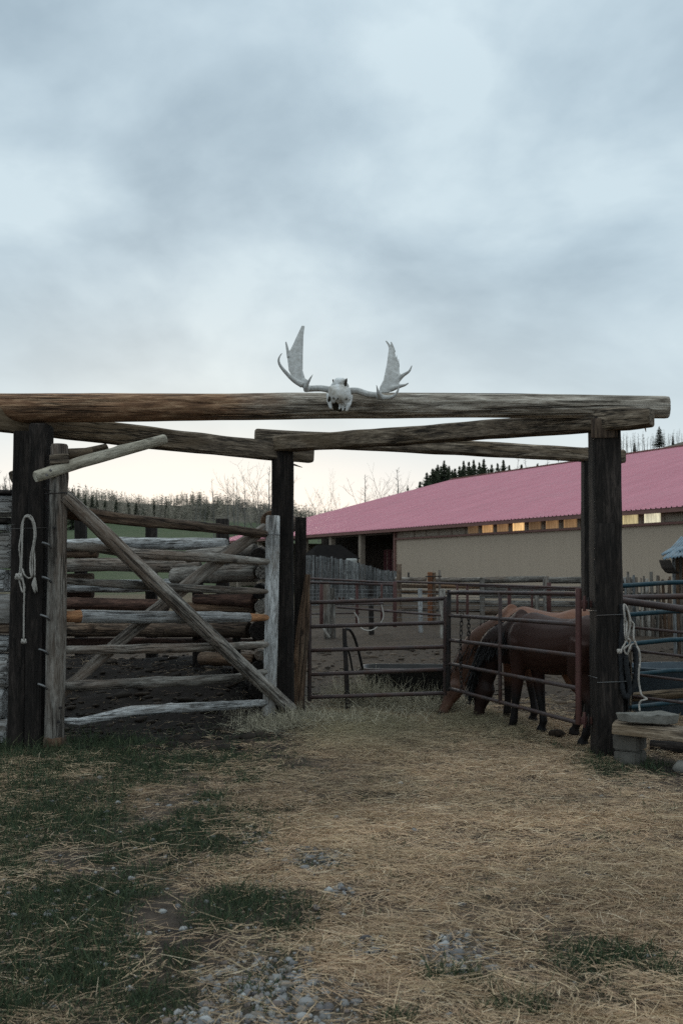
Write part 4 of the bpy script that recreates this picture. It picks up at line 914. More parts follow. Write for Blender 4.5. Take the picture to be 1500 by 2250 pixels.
for i in range(7):
    a = P(77, 1269, Yr); V, Fc = tube_geo(curve_pts([a, a + Vector((0.012 * (i - 3) / 2, -0.01, -0.07)), a + Vector((0.011 * (i - 3) / 2 + 0.01, -0.012 * (i % 2), -0.10 - 0.012 * (i * 3 % 5)))], 4), [0.009, 0.01, 0.01, 0.009, 0.009, 0.008, 0.007, 0.005, 0.003][:9], 6)
    obj('frayed_end', new_mesh('frayed_end', V, Fc), ROPE, lr)
z3 = lambda l: [(1340 + x / 9.375, 1260 + y / 9.375) for x, y in l]; z4 = lambda l: [(1340 + x / 9.375, 1460 + y / 9.375) for x, y in l]
rr_ = rope('lead_rope', 'pale lead rope hung on the right gate post and trailing to the bench', [
    q(z3([(200, 1620), (330, 1390), (370, 1350), (405, 1390), (380, 1470), (290, 1540), (300, 1630), (350, 1660), (385, 1570), (430, 1470), (510, 1430), (480, 1350), (475, 1200), (480, 1050), (415, 960), (350, 720), (285, 640), (275, 720), (300, 940), (335, 1020), (330, 1200), (345, 1340), (400, 1100), (405, 980), (412, 930)]), 8.82),
    q(z3([(505, 1400), (540, 1490), (590, 1590), (610, 1740), (600, 1950)]) + z4([(600, 0), (580, 250), (600, 470), (640, 620), (710, 685), (755, 712), (700, 728), (630, 752), (592, 830), (605, 965)]), 8.80),
    q(z3([(290, 940), (290, 1050), (300, 1250), (320, 1370)]), 8.83)], 0.0085, ROPE)
knot(1360, 1431, 8.82, 0.016, rr_)
br_ = rope('braided_rope', 'black braided rope hanging behind the pale lead rope', [
    q([(1364, 1328), (1366, 1360), (1364, 1400), (1362, 1440), (1363, 1480), (1368, 1520), (1375, 1532), (1382, 1515), (1376, 1470), (1372, 1430)], 8.93), q([(1393, 1420), (1396, 1450), (1397, 1480), (1392, 1505), (1384, 1522)], 8.95)], 0.024, DKROPE)
stp = rope('leather_strap', 'thin tan strap hanging among the ropes on the right post', [q([(1374, 1340), (1378, 1360), (1380, 1400), (1384, 1440), (1385, 1480), (1384, 1530), (1384, 1550)], 8.97)], 0.009, DUSK)

# ------------------------------------------------------------------ moose skull with antlers on the crossbeam
YS = 9.12
zs = lambda x, y, dY=0.0: P(590 + x / 4.412, 690 + y / 4.412, YS + dY)
sk = thing('moose_skull', zs(690, 880, 0.05), 'bleached moose skull with broad antlers mounted on the crossbeam', 'skull')
def prism(poly, th, bulge=0.0):
    """polygon in the upright plane, domed towards the camera by bulge"""
    c_ = sum((p for p in poly), Vector()) / len(poly); n = len(poly); V = []; Fc = []
    ring = [0.55, 1.0]
    for s in (-1, 1):
        base = len(V); V.append(c_ + Vector((0, s * th - bulge, 0)))
        for k in ring:
            for p in poly: V.append(c_.lerp(p, k) + Vector((0, s * th - bulge * (1 - k * k), 0)))
        for i in range(n):
            j = (i + 1) % n; f = (base, base + 1 + i, base + 1 + j); g = (base + 1 + i, base + 1 + n + i, base + 1 + n + j, base + 1 + j)
            Fc += [f, g] if s < 0 else [f[::-1], g[::-1]]
    o = 1 + 2 * n
    for i in range(n):
        j = (i + 1) % n; Fc.append((1 + n + i, o + 1 + n + i, o + 1 + n + j, 1 + n + j))
    return V, Fc
def spike(pts, r0, r1, k=5):
    c_ = curve_pts(pts, k); m = len(c_); return tube_geo(c_, [r0 + (r1 - r0) * (i / (m - 1)) ** 0.8 for i in range(m)], 8)
face = [zs(*p, -0.20) for p in ((585, 700), (640, 690), (740, 690), (790, 720), (800, 790), (795, 830), (765, 865), (740, 890), (722, 868), (700, 852), (672, 868), (650, 850), (632, 872), (612, 850), (585, 810), (578, 760))]
top_ = [zs(*p, -0.12) for p in ((640, 640), (665, 625), (720, 627), (748, 640), (765, 700), (740, 740), (640, 740), (632, 690))]
skg = [prism(face, 0.018, 0.05), prism(top_, 0.05, 0.05), ell_loft([(zs(690, 700, d), Vector((s_, 0, 0)), Vector((0, 0, s_ * 0.6))) for d, s_ in ((-0.16, 0.085), (-0.08, 0.085), (0.0, 0.06))]),
       ell_loft([(zs(575, 775, -0.12), Vector((0.02, 0, 0)), Vector((0, 0.05, 0))), (zs(590, 860, -0.19), Vector((0.022, 0, 0)), Vector((0, 0.03, 0))), (zs(604, 922, -0.2), Vector((0.012, 0, 0)), Vector((0, 0.015, 0)))], 8),
       ell_loft([(zs(800, 790, -0.12), Vector((0.02, 0, 0)), Vector((0, 0.05, 0))), (zs(775, 880, -0.19), Vector((0.024, 0, 0)), Vector((0, 0.03, 0))), (zs(752, 945, -0.2), Vector((0.012, 0, 0)), Vector((0, 0.015, 0)))], 8),
       spike([zs(684, 850, -0.17), zs(690, 890, -0.18), zs(683, 925, -0.19)], 0.014, 0.010), spike([zs(715, 860, -0.17), zs(722, 905, -0.18), zs(716, 938, -0.19)], 0.02, 0.01)]
me = fuse('skull', skg, 0.0055, 3); o0 = Vector(W[sk.name].translation)
so = obj('skull', recenter(me, o0), BONE, sk, Matrix.Translation(o0))
for x, y in ((628, 812), (672, 818), (755, 820)):
    p = zs(x, y, -0.275); stick('pit_shade', [(p, 0.007), (p + Vector((0, 0.03, 0)), 0.006)], HOLLOW_SHADE, so, n=8, rough=0)
for x, y, rx, ry in ((588, 820, 0.014, 0.03), (748, 668, 0.012, 0.045)):
    V, Fc = ell_loft([(zs(x, y, -0.22 + d), Vector((rx * s_, 0, 0)), Vector((0.008, 0, ry * s_))) for d, s_ in ((-0.012, 0.5), (0.0, 1.0), (0.06, 1.0))], 12); obj('socket_shade', new_mesh('socket_shade', V, Fc), HOLLOW_SHADE, so)
V, Fc = prism([zs(*p, -0.10) for p in ((610, 850), (690, 840), (770, 850), (750, 930), (690, 945), (630, 925))], 0.02); obj('nasal_shade', new_mesh('nasal_shade', V, Fc, False), HOLLOW_SHADE, so)
pipe('nail', [zs(626, 642, -0.1), zs(628, 690, -0.1)], 0.006, DKSTEEL, sk, n=6); pipe('nail', [zs(618, 641, -0.1), zs(632, 641, -0.1)], 0.008, DKSTEEL, sk, n=6)
def antler(palm, spikes, beam, off):
    g = [prism([zs(x, y, off + d) for x, y, d in palm], 0.011, 0.02)]
    for pts, r0, r1 in spikes: g.append(spike([zs(x, y, off + d) for x, y, d in pts], r0, r1))
    g.append(spike([zs(x, y, d) for x, y, d in beam], 0.032, 0.030))
    me = fuse('antler', g, 0.006, 4); a = obj('antler', recenter(me, o0), ANTLER, sk, Matrix.Translation(o0)); return a
A1 = antler([(322, 112, .16), (350, 116, .16), (338, 210, .12), (332, 400, .05), (332, 560, 0), (362, 650, -.06), (350, 705, -.08), (250, 650, -.06), (195, 545, 0), (183, 440, .05), (205, 358, .08), (240, 290, .1), (270, 222, .12)],
            [([(330, 690, -.08), (250, 645, -.08), (170, 570, -.1), (108, 490, -.12), (100, 430, -.13), (130, 378, -.13)], 0.030, 0.006), ([(198, 420, .05), (182, 340, .06), (167, 266, .07)], 0.022, 0.008),
             ([(370, 735, -.1), (365, 700, -.14), (395, 640, -.17), (430, 582, -.18)], 0.035, 0.004), ([(345, 640, -.05), (360, 700, -.06), (385, 735, -.08)], 0.03, 0.034)],
            [(600, 735, -.08), (520, 722, -.08), (440, 722, -.08), (375, 725, -.08)], -0.02)
A2 = antler([(1165, 320, .16), (1210, 330, .16), (1240, 440, .12), (1262, 480, .1), (1268, 570, .05), (1292, 605, 0), (1250, 700, -.04), (1160, 765, -.07), (1070, 765, -.09), (1075, 710, -.07), (1112, 640, -.03), (1145, 480, .06), (1157, 390, .12)],
            [([(1185, 350, .15), (1165, 300, .17), (1135, 258, .18)], 0.018, 0.007), ([(1215, 370, .15), (1203, 320, .16), (1184, 268, .17)], 0.018, 0.007), ([(1240, 470, .1), (1240, 430, .1), (1241, 392, .1)], 0.012, 0.004), ([(1258, 510, .08), (1258, 470, .08), (1257, 430, .08)], 0.012, 0.004),
             ([(1250, 640, 0), (1300, 595, -.03), (1360, 555, -.05), (1388, 497, -.06)], 0.028, 0.006), ([(1180, 730, -.05), (1270, 700, -.1), (1320, 688, -.12), (1357, 667, -.13)], 0.028, 0.006),
             ([(1060, 800, -.09), (1130, 812, -.13), (1205, 800, -.16), (1250, 745, -.18), (1268, 668, -.19)], 0.034, 0.005), ([(1080, 800, -.12), (1062, 760, -.17), (1043, 684, -.2)], 0.034, 0.004)],
            [(780, 745, -.08), (860, 745, -.08), (950, 775, -.09), (1020, 785, -.09), (1080, 785, -.09)], -0.02)

# ================================================================== HORSES
def strips(Pb, D, Ln, Wd, col, bend=None, rng=RNG, tipw=0.5):
    """many bent ribbons: base, direction, length, width -> verts, quads, colours"""
    n = len(Pb); D = D / np.linalg.norm(D, axis=1, keepdims=True)
    up = rng.normal(size=(n, 3)); S_ = np.cross(D, up); S_ /= np.linalg.norm(S_, axis=1, keepdims=True) + 1e-9
    bend = rng.normal(size=(n, 3)) * 0.06 if bend is None else bend
    m = Pb + D * (Ln * 0.5)[:, None] + bend * Ln[:, None]; t = Pb + D * Ln[:, None]
    w0 = (Wd / 2)[:, None]; V = np.stack([Pb - S_ * w0, Pb + S_ * w0, m - S_ * w0, m + S_ * w0, t - S_ * w0 * tipw, t + S_ * w0 * tipw], 1).reshape(-1, 3)
    b = np.arange(n)[:, None] * 6; Q = np.concatenate([b + np.array([[0, 1, 3, 2]]), b + np.array([[2, 3, 5, 4]])], 1).reshape(-1, 4)
    return V, Q, np.repeat(col, 6, axis=0)
HAIR = vcol('horse_hair', 0.6)
def horse(label, front, f, poll, muzzle, neckmid, coat, leg_s, blaze, seed, scale=1.0, mane_side=1.0):
    f = Vector((f[0], f[1], 0)).normalized(); l = Vector((-f.y, f.x, 0)); up = Vector((0, 0, 1))
    o = front - f * 0.95 * scale
    H = lambda s, y, z: o + (f * s + l * y + up * z) * scale
    g = []
    g.append(ell_loft([(H(s, 0, z), l * (w_ * scale), up * (h * scale)) for s, z, w_, h in ((-0.25, .99, .05, .09), (-0.2, .985, .14, .19), (-0.08, .985, .225, .25), (.10, .98, .245, .262), (.30, .93, .25, .265),
        (.50, .905, .265, .285), (.70, .915, .25, .30), (.86, .945, .22, .30), (1.0, .94, .20, .265), (1.10, .94, .15, .185), (1.18, .93, .07, .09))], 18))
    # neck and head follow measured points
    nb = H(0.93, 0, 1.03); path = curve_pts([nb, H(1.08, 0, 0.95).lerp(neckmid, 0.25), neckmid, poll], 5); m = len(path); rings = []
    for i, p in enumerate(path):
        t = i / (m - 1); d = (path[min(i + 1, m - 1)] - path[max(i - 1, 0)]).normalized(); lat = (l - d * l.dot(d)).normalized(); v = d.cross(lat).normalized()
        rings.append((p, lat * ((.14 - .06 * t) * scale), v * ((.27 - .13 * t ** 1.2) * scale)))
    g.append(ell_loft(rings, 16))
    d = (muzzle - poll); Lh = d.length; d = d.normalized(); lat = (l - d * l.dot(d)).normalized(); v = d.cross(lat).normalized()
    if v.dot(f) < 0: v = -v                                             # v points to the forehead side
    g.append(ell_loft([(poll + d * (Lh * t) - v * (off * scale), lat * (w_ * scale), v * (h * scale)) for t, w_, h, off in ((-.12, .05, .06, .02), (0, .078, .095, .02), (.22, .088, .128, .045), (.42, .076, .108, .03), (.62, .058, .078, .01), (.82, .052, .064, .005), (.95, .05, .058, .005), (1.03, .03, .035, .0))], 14))
    for s_ in (-1, 1):
        e0 = poll - d * 0.03 + lat * (0.05 * s_) + v * 0.04
        g.append(tube_geo([e0, e0 + (-d * 0.06 + lat * 0.03 * s_ + v * 0.02), e0 + (-d * 0.12 + lat * 0.045 * s_ + v * 0.01)], [0.024, 0.022, 0.005], 8))
        g.append(tube_geo([poll + d * Lh * 0.30 + lat * 0.072 * s_ + v * 0.04, poll + d * Lh * 0.34 + lat * 0.085 * s_ + v * 0.04], [0.025, 0.012], 8))
    for s_, st in ((1, leg_s[0]), (-1, leg_s[1])):
        y = 0.115 * s_
        g.append(tube_geo([H(.92, y, .95), H(.96, y, .80), H(.95 + st * .2, y, .66), H(.95 + st * .55, y, .40), H(.95 + st * .8, y, .24), H(.95 + st, y, .125), H(.97 + st, y, .075), H(.985 + st, y, .045), H(.985 + st, y, -.005)],
                          [r * scale for r in (.12, .105, .078, .052, .038, .045, .038, .052, .06)], 12))
    for s_, st in ((1, leg_s[2]), (-1, leg_s[3])):
        y = 0.12 * s_
        g.append(tube_geo([H(.02, y, 1.0), H(.08, y, .80), H(.09 + st * .2, y, .68), H(.0 + st * .5, y, .50), H(-.10 + st * .8, y, .405), H(-.075 + st * .9, y, .26), H(-.05 + st, y, .125), H(-.025 + st, y, .075), H(-.005 + st, y, .045), H(-.005 + st, y, -.005)],
                          [r * scale for r in (.17, .155, .13, .078, .052, .038, .045, .038, .052, .06)], 12))
    me = fuse('horse', g, 0.014, 5, 0.5)
    n = len(me.vertices); co = np.zeros(n * 3, np.float32); me.vertices.foreach_get('co', co); co = co.reshape(-1, 3).astype(float)
    rel = co - np.array(o); z = rel[:, 2] / scale; sf = rel @ np.array(f)
    col = np.tile(np.array([coat]), (n, 1)) * (0.75 + 0.5 * fbm(co[:, 0] * 4 + co[:, 1] * 3, z * 4, seed))[:, None]
    body = (sf < 1.1 * scale)
    lower = sstep(.56, .34, z) * body; col = mixc(col, (0.008, 0.007, 0.007), lower * 0.96)
    hd = ((co - np.array(poll)) @ np.array(d)) / Lh; fr = (co - np.array(poll)) @ np.array(v); la = np.abs((co - np.array(poll)) @ np.array(lat)); dist = np.linalg.norm(co - np.array(poll + d * (Lh * 0.5)), axis=1)
    onhead = (hd > 0.1) & (dist < Lh * 0.75) & (sf > 1.05 * scale)
    col = mixc(col, tuple(x * 0.42 for x in coat), sstep(1.0, 1.25, sf / scale) * 0.9); col = mixc(col, (0.02, 0.014, 0.012), sstep(.88, 1.0, hd) * onhead)  # neck and head coat darkened to stand in for shade; muzzle truly dark
    if blaze: col = mixc(col, (0.55, 0.52, 0.48), sstep(.03, .012, la) * (fr > 0.03) * onhead * sstep(0.2, .3, hd) * 0.9)
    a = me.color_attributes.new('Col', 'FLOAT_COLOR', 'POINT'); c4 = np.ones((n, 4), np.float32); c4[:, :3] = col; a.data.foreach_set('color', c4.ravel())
    t = thing('horse', (o.x, o.y, 0), label, 'horse', 'horses grazing behind the gate')
    M0 = Matrix.Translation(Vector((o.x, o.y, 0))); b = obj('body', recenter(me, M0.translation), COAT, t, M0)
    for s_ in (-1, 1):
        ep = poll + d * Lh * 0.33 + lat * 0.079 * s_ + v * 0.045; bm = bmesh.new(); bmesh.ops.create_uvsphere(bm, u_segments=10, v_segments=8, radius=0.02); em = bpy.data.meshes.new('eye'); bm.to_mesh(em); bm.free()
        obj('eye', em, EYE, b, Matrix.Translation(ep))
    # mane along the crest, forelock, tail
    rg = np.random.default_rng(seed); B = []; D = []; Ln = []
    for i in range(1700):
        k = rg.uniform(0.12, 1.0) * (m - 1); i0 = int(k); i1 = min(i0 + 1, m - 1); q = k - i0
        c0 = rings[i0][0].lerp(rings[i1][0], q); vv = rings[i0][2].lerp(rings[i1][2], q); vv = vv if vv.z + vv.dot(f) > 0 else -vv
        p = c0 + vv * rg.uniform(0.9, 1.02) + l * rg.normal(0, 0.012)
        B.append(p); D.append(l * (mane_side * rg.uniform(.15, .5)) - up * 1.0 + f * rg.normal(0, .12)); Ln.append(rg.uniform(.16, .40))
    tb = H(-0.235, 0, 1.10)
    for i in range(500):
        B.append(tb + Vector(rg.normal(0, .018, 3))); D.append(-up - f * rg.uniform(0.0, .10) + l * rg.normal(0, .05)); Ln.append(rg.uniform(.45, .85))
    B = np.array([list(p) for p in B]); D = np.array([list(p) for p in D]); Ln = np.array(Ln) * scale; k = 1700
    for nm, a_, b_, wd in (('mane', 0, k, .014), ('tail', k, len(B), .012)):
        cc = np.array([[.010, .009, .009]]) * rg.uniform(.6, 1.8, (b_ - a_, 1)) if nm == 'mane' or not blaze else np.array([[.05, .035, .022]]) * rg.uniform(.6, 1.8, (b_ - a_, 1))
        V, Q, cl_ = strips(B[a_:b_] - np.array(M0.translation), D[a_:b_], Ln[a_:b_], np.full(b_ - a_, wd), cc, rng=rg, bend=np.array([list(-f * 0.06)]) * np.ones((b_ - a_, 1)) + rg.normal(0, .03, (b_ - a_, 3)))
        obj(nm, big_mesh(nm, V, Q, False, cl_), HAIR, t, M0)
    return t
EYE = plain('horse_eye', (0.008, 0.006, 0.005), (0.012, 0.01, 0.008), 3, 0.12, 0)
fr1 = Vector((1.93, 10.40, 0.01)); 
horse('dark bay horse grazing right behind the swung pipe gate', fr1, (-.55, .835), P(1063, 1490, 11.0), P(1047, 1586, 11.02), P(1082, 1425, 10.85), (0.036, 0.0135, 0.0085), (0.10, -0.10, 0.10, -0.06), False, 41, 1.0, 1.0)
fr2 = Vector((1.96, 11.12, 0.01))
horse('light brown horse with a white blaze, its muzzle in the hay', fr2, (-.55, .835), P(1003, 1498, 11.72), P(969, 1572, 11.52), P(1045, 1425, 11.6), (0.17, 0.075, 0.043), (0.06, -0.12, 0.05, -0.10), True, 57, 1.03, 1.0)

# ================================================================== TREES
def seg_mesh(segs, n=3):
    V = []; Q = []
    for p0, p1, r0, r1 in segs:
        d = (p1 - p0); 
        if d.length < 1e-5: continue
        d.normalize(); x = d.orthogonal().normalized(); y = d.cross(x); b = len(V)
        for p, r in ((p0, r0), (p1, r1)):
            for k in range(n):
                a = 2 * math.pi * k / n; V.append(p + x * r * math.cos(a) + y * r * math.sin(a))
        for k in range(n): j = (k + 1) % n; Q.append((b + k, b + j, b + n + j, b + n + k))
    return np.array([list(v) for v in V]), np.array(Q)
BARK = plain('pale_grey_bark', (0.10, 0.095, 0.085), (0.19, 0.18, 0.165), 2, 0.9, 0)
TWIG = plain('bare_twigs', (0.14, 0.12, 0.105), (0.22, 0.195, 0.175), 1, 0.9, 0)
NEEDLE = vcol('conifer_needles', 0.9, 0.1)
def bare_tree(seed, style):
    """unit-height leafless tree: trunk segments and branch segments"""
    r = random.Random(seed); T = []; C = []
    def branch(p, d, L, rad, depth):
        q = p; k = 3
        for i in range(k):
            d = (d + Vector((r.gauss(0, .13), r.gauss(0, .13), r.gauss(0.06, .08)))).normalized(); q2 = q + d * (L / k)
            C.append((q, q2, rad * (1 - i / k * 0.5), rad * (1 - (i + 1) / k * 0.5)))
            if depth > 0:
                for _ in range(2 if depth > 1 else 2):
                    dd = (d + Vector((r.gauss(0, .6), r.gauss(0, .6), r.gauss(0.12, .35)))).normalized(); branch(q2, dd, L * r.uniform(.3, .52), rad * 0.5, depth - 1)
            q = q2
    p = Vector((0, 0, -0.05)); d = Vector((0, 0, 1))
    if style == 'aspen':
        N_ = 10
        for i in range(N_):
            d = (d + Vector((r.gauss(0, .03), r.gauss(0, .03), 0.05))).normalized(); q = p + d * (1.05 / N_); ra = 0.013 * (1 - i / N_) + 0.002
            T.append((p, q, ra, 0.013 * (1 - (i + 1) / N_) + 0.002))
            if i >= 3:
                for _ in range(4):
                    a = r.uniform(0, 6.28); up = r.uniform(.5, 1.2); branch(p.lerp(q, r.random()), Vector((math.cos(a), math.sin(a), up)).normalized(), r.uniform(.10, .20) * (1.15 - i / N_), 0.0018, 1)
            p = q
    else:
        q = p + Vector((0.0, 0, .22)); T.append((p, q, .014, .010))
        for _ in range(5):
            a = r.uniform(0, 6.28); s = r.uniform(.15, .6); branch(q - Vector((0, 0, r.uniform(0, .08))), Vector((s * math.cos(a), s * math.sin(a), 1)).normalized(), r.uniform(.5, .75), .0048, 2)
    return T, C
def conifer(seed, rad=0.17, lv=34, base=0.06):
    """unit-height conifer: trunk segments, and drooping sprays as small leaf-sized faces"""
    r = random.Random(seed); T = [(Vector((0, 0, -.05)), Vector((0, 0, .98)), .014, .002)]; V = []; Q = []; Cc = []
    for i in range(lv):
        t = (i + r.uniform(-.4, .4)) / lv; z = base + (0.985 - base) * t; R0 = rad * (1 - t) ** 0.8 * r.uniform(.6, 1.2) + 0.003
        for b in range(11):
            a = r.uniform(0, 6.28); L_ = R0 * r.uniform(.6, 1.12); dr = r.uniform(-.45, .12); x = Vector((math.cos(a), math.sin(a), dr)); s = Vector((-math.sin(a), math.cos(a), 0)); c = r.uniform(.5, 1.35)
            for k in range(4):
                f0 = (k + r.uniform(0, .6)) / 4.2; p = Vector((0, 0, z)) + x * (L_ * f0); wv = 0.016 * (1.2 - f0) * (0.35 + (1 - t)) * r.uniform(.6, 1.3); n0 = len(V)
                tip = p + x * (L_ * .36) + Vector((0, 0, r.uniform(-.02, .015)))
                V += [p - s * wv + Vector((0, 0, r.uniform(-.012, .0))), p + s * wv, tip + s * wv * .25, tip - s * wv * .35 + Vector((0, 0, .01))]; Q.append((n0, n0 + 1, n0 + 2, n0 + 3)); Cc += [c] * 4
    return T, np.array([list(v) for v in V]), np.array(Q), np.array(Cc)
BT = {}
for st in ('aspen', 'spread'):
    BT[st] = []
    for k in range(4):
        T, C = bare_tree(300 + k * 7 + (50 if st == 'spread' else 0), st); BT[st].append((big_mesh('trunk', *seg_mesh(T, 5), True), big_mesh('crown', *seg_mesh(C, 3))))
CT = []
for k, (rd, lv, bs) in enumerate(((.15, 60, .05), (.12, 64, .08), (.20, 52, .04), (.30, 54, .06))):
    T, V, Q, Cc = conifer(500 + k, rd, lv, bs); base = np.array([[0.055, 0.066, 0.038]]); CT.append((big_mesh('trunk', *seg_mesh(T, 5), True), big_mesh('crown', V, Q, False, base * Cc[:, None])))
def plant(name, kind, px, ytop, Y, label, group, var, wide=1.0, zb=None):
    top = P(px, ytop, Y); z0 = float(terr(np.array([top.x]), np.array([Y]))[0]) - 0.1 if zb is None else zb; h = max(1.5, top.z - z0)
    t = thing(name, (top.x, Y, z0), label, 'tree', group); M = Matrix.Translation((top.x, Y, z0)) @ Matrix.Rotation(random.uniform(0, 6.28), 4, 'Z') @ Matrix.Diagonal((h * wide, h * wide, h, 1))
    tm, cm = (CT if kind == 'conifer' else BT[kind])[var]
    obj('trunk', tm, BARK, t, M); obj('crown', cm, NEEDLE if kind == 'conifer' else TWIG, t, M); return t
cg = 'conifers rising behind the barn roof'
for i, (px, yt, v, wd) in enumerate(((922, 1056, 0, 1.2), (937, 1036, 2, 1.1), (950, 1027, 2, 1.1), (961, 1019, 3, .9), (986, 1021, 2, 1.0), (999, 1027, 0, 1.2), (1009, 1022, 1, 1.2), (1029, 1012, 1, 1.1), (1052, 1013, 0, 1.0), (1079, 1018, 1, 1.1), (1092, 1015, 0, 1.0), (1118, 1020, 1, 1.1), (1145, 1018, 0, 1.1), (1180, 1016, 1, 1.0), (943, 1042, 3, .8), (956, 1032, 2, 1.2), (968, 1022, 3, .8), (980, 1024, 2, 1.2), (993, 1030, 3, .7), (1014, 1028, 2, 1.0), (1035, 1026, 2, 1.0), (1058, 1024, 2, 1.0), (1072, 1028, 2, 1.0))):
    plant('conifer', 'conifer', px, yt, 150 + 9 * math.sin(i * 2.4), 'dark conifer in the dense row rising behind the barn roof', cg, v, wd * 1.45)
plant('conifer', 'conifer', 975, 1010, 146, 'broad bushy dark pine at the left end of the conifer row behind the roof', cg, 3, 1.15)
for px, yt, v, l_ in ((1018, 1010, 1, 'pointed conifer just right of the broad bushy pine'), (1040, 1008, 1, 'narrow columnar conifer in the middle of the row behind the roof'), (1062, 1006, 0, 'tallest spiky conifer touching the back beam from below'), (1105, 1008, 0, 'sparse conifer at the right end of the row behind the roof')):
    plant('conifer', 'conifer', px, yt, 147, l_, cg, v, 1.5)
plant('conifer', 'conifer', 1447, 936, 246, 'full dark pine standing alone on the hilltop above the barn ridge', 'trees on the hilltop', 3, 1.15, P(1447, 984, 246).z)
plant('conifer', 'conifer', 1477, 956, 246, 'small narrow conifer right of the full pine on the hilltop', 'trees on the hilltop', 0, 1.1, P(1477, 984, 246).z)
plant('conifer', 'conifer', 1393, 971, 246, 'low dark conifer among the bare hilltop trees left of the pine', 'trees on the hilltop', 2, 1.2, P(1393, 995, 246).z)
rnd = random.Random(21)
for i in range(30):
    px = 1352 + i * 5.3 + rnd.uniform(-2, 2); yt = 962 - (px - 1352) * 0.09 + rnd.uniform(-9, 7); Y = rnd.uniform(240, 262)
    plant('bare_aspen', 'aspen', px, yt, Y, 'slender leafless aspen in the hilltop row above the barn ridge', 'trees on the hilltop', i % 4, 1.5, P(px, 1002 - (px - 1352) * 0.13, Y).z)
for i, (px, yt) in enumerate(((1130, 1010), (1160, 1008), (1200, 1004), (1230, 996), (1262, 990))): plant('bare_aspen', 'aspen', px, yt, 190, 'faint leafless tree just under the back beam near the right post', 'bare trees along the skyline', i % 4, 1.3)
for px, yt, Y, st, v, wd, l_ in ((472, 1056, 175, 'aspen', 0, .9, 'lone slender leafless tree in the pale glow left of the middle post'), (505, 1052, 165, 'aspen', 1, .8, 'leftmost of three thin leafless trunks near the middle post'), (517, 1046, 165, 'aspen', 2, .75, 'tallest of three thin leafless trunks near the middle post'),
        (524, 1054, 170, 'aspen', 3, .75, 'rightmost of three thin leafless trunks near the middle post'), (538, 1052, 160, 'aspen', 0, .9, 'leafless tree with a bushy top between thin trunks and spreading tree'), (583, 1030, 140, 'spread', 0, .95, 'big spreading leafless tree against the left side of the middle post'), (560, 1062, 142, 'spread', 1, 1.1, 'low spreading leafless tree leaning left by the middle post'),
        (597, 1026, 150, 'aspen', 1, 1.0, 'tall leafless tree half hidden by the middle post'), (430, 1082, 240, 'aspen', 2, 1.2, 'faint leafless tree on the skyline left of the lone slender one'), (440, 1086, 245, 'aspen', 3, 1.2, 'faint short leafless tree beside the lone slender one'), (450, 1090, 240, 'aspen', 0, 1.2, 'faintest leafless tree on the glowing skyline'),
        (700, 1090, 190, 'spread', 2, .8, 'small leafless tree above the low end of the barn roof'), (732, 1070, 150, 'spread', 3, .8, 'upright bushy leafless tree above the low roof slope'), (796, 1042, 150, 'aspen', 1, 1.1, 'thin leafless tree left of the round spreading tree'), (811, 1040, 148, 'spread', 0, 1.0, 'round spreading leafless tree behind the roof slope'),
        (848, 1066, 160, 'spread', 1, .8, 'low leafless tree right of the round spreading tree'), (872, 1030, 152, 'aspen', 2, 1.3, 'tall forked leafless tree left of the conifers')):
    plant('bare_tree', st, px, yt, Y, l_, 'bare trees along the skyline', v, wd)
for i, (px, yt) in enumerate(((4, 1040), (12, 1056), (20, 1046), (28, 1058), (34, 1050))): plant('bare_tree', 'aspen', px, yt, 120, 'leafless tree peeping over the hewn log wall', 'bare trees over the log wall', i % 4, 1.2)
plant('conifer', 'conifer', 160, 1071, 250, 'tall dark spruce right of the hinge pole on the left skyline', 'skyline conifers over the field', 2, 1.1)
for i, (px, yt) in enumerate(((172, 1082), (188, 1084), (203, 1086), (214, 1093), (231, 1095), (256, 1093), (282, 1099), (339, 1094), (300, 1100), (366, 1101), (895, 1064), (855, 1086), (836, 1092))):
    plant('conifer', 'conifer', px, yt, 300 if px < 600 else 170, 'small dark conifer on the wooded skyline beyond the field' if px < 600 else 'tiny conifer tip poking over the barn roof slope', 'skyline conifers over the field' if px < 600 else 'conifer tips over the roof slope', i % 3, 1.1)
# the far wood reads as one mass
rg = np.random.default_rng(5); VV = []; QQ = []; CC = []; nb = 0
lob = []
for k in range(6):
    r = random.Random(k); T = [(Vector((0, 0, -.1)), Vector((r.gauss(0, .03), r.gauss(0, .03), .95)), .014, .004)]
    for j in range(30):
        a = r.uniform(0, 6.28); z = r.uniform(.12, .93); L_ = r.uniform(.1, .34) * (1.15 - z * .6); p = Vector((0, 0, z)); T.append((p, p + Vector((math.cos(a) * .7, math.sin(a) * .7, r.uniform(.2, 1.0))) * L_, .009, .004))
    lob.append(seg_mesh(T, 3))
loc = []
for k in range(4):
    T, V, Q, Cc = conifer(900 + k, .27, 9, .08); loc.append((V * np.array([1, 1, 1]), Q, Cc))
WY = rg.uniform(282, 368, 3000); WP = rg.uniform(-120, 900, 3000); WX = (WP - 750) / F * WY; WZ = terr(WX, WY); WF = fbm(WX / 14, WY / 14, 91)
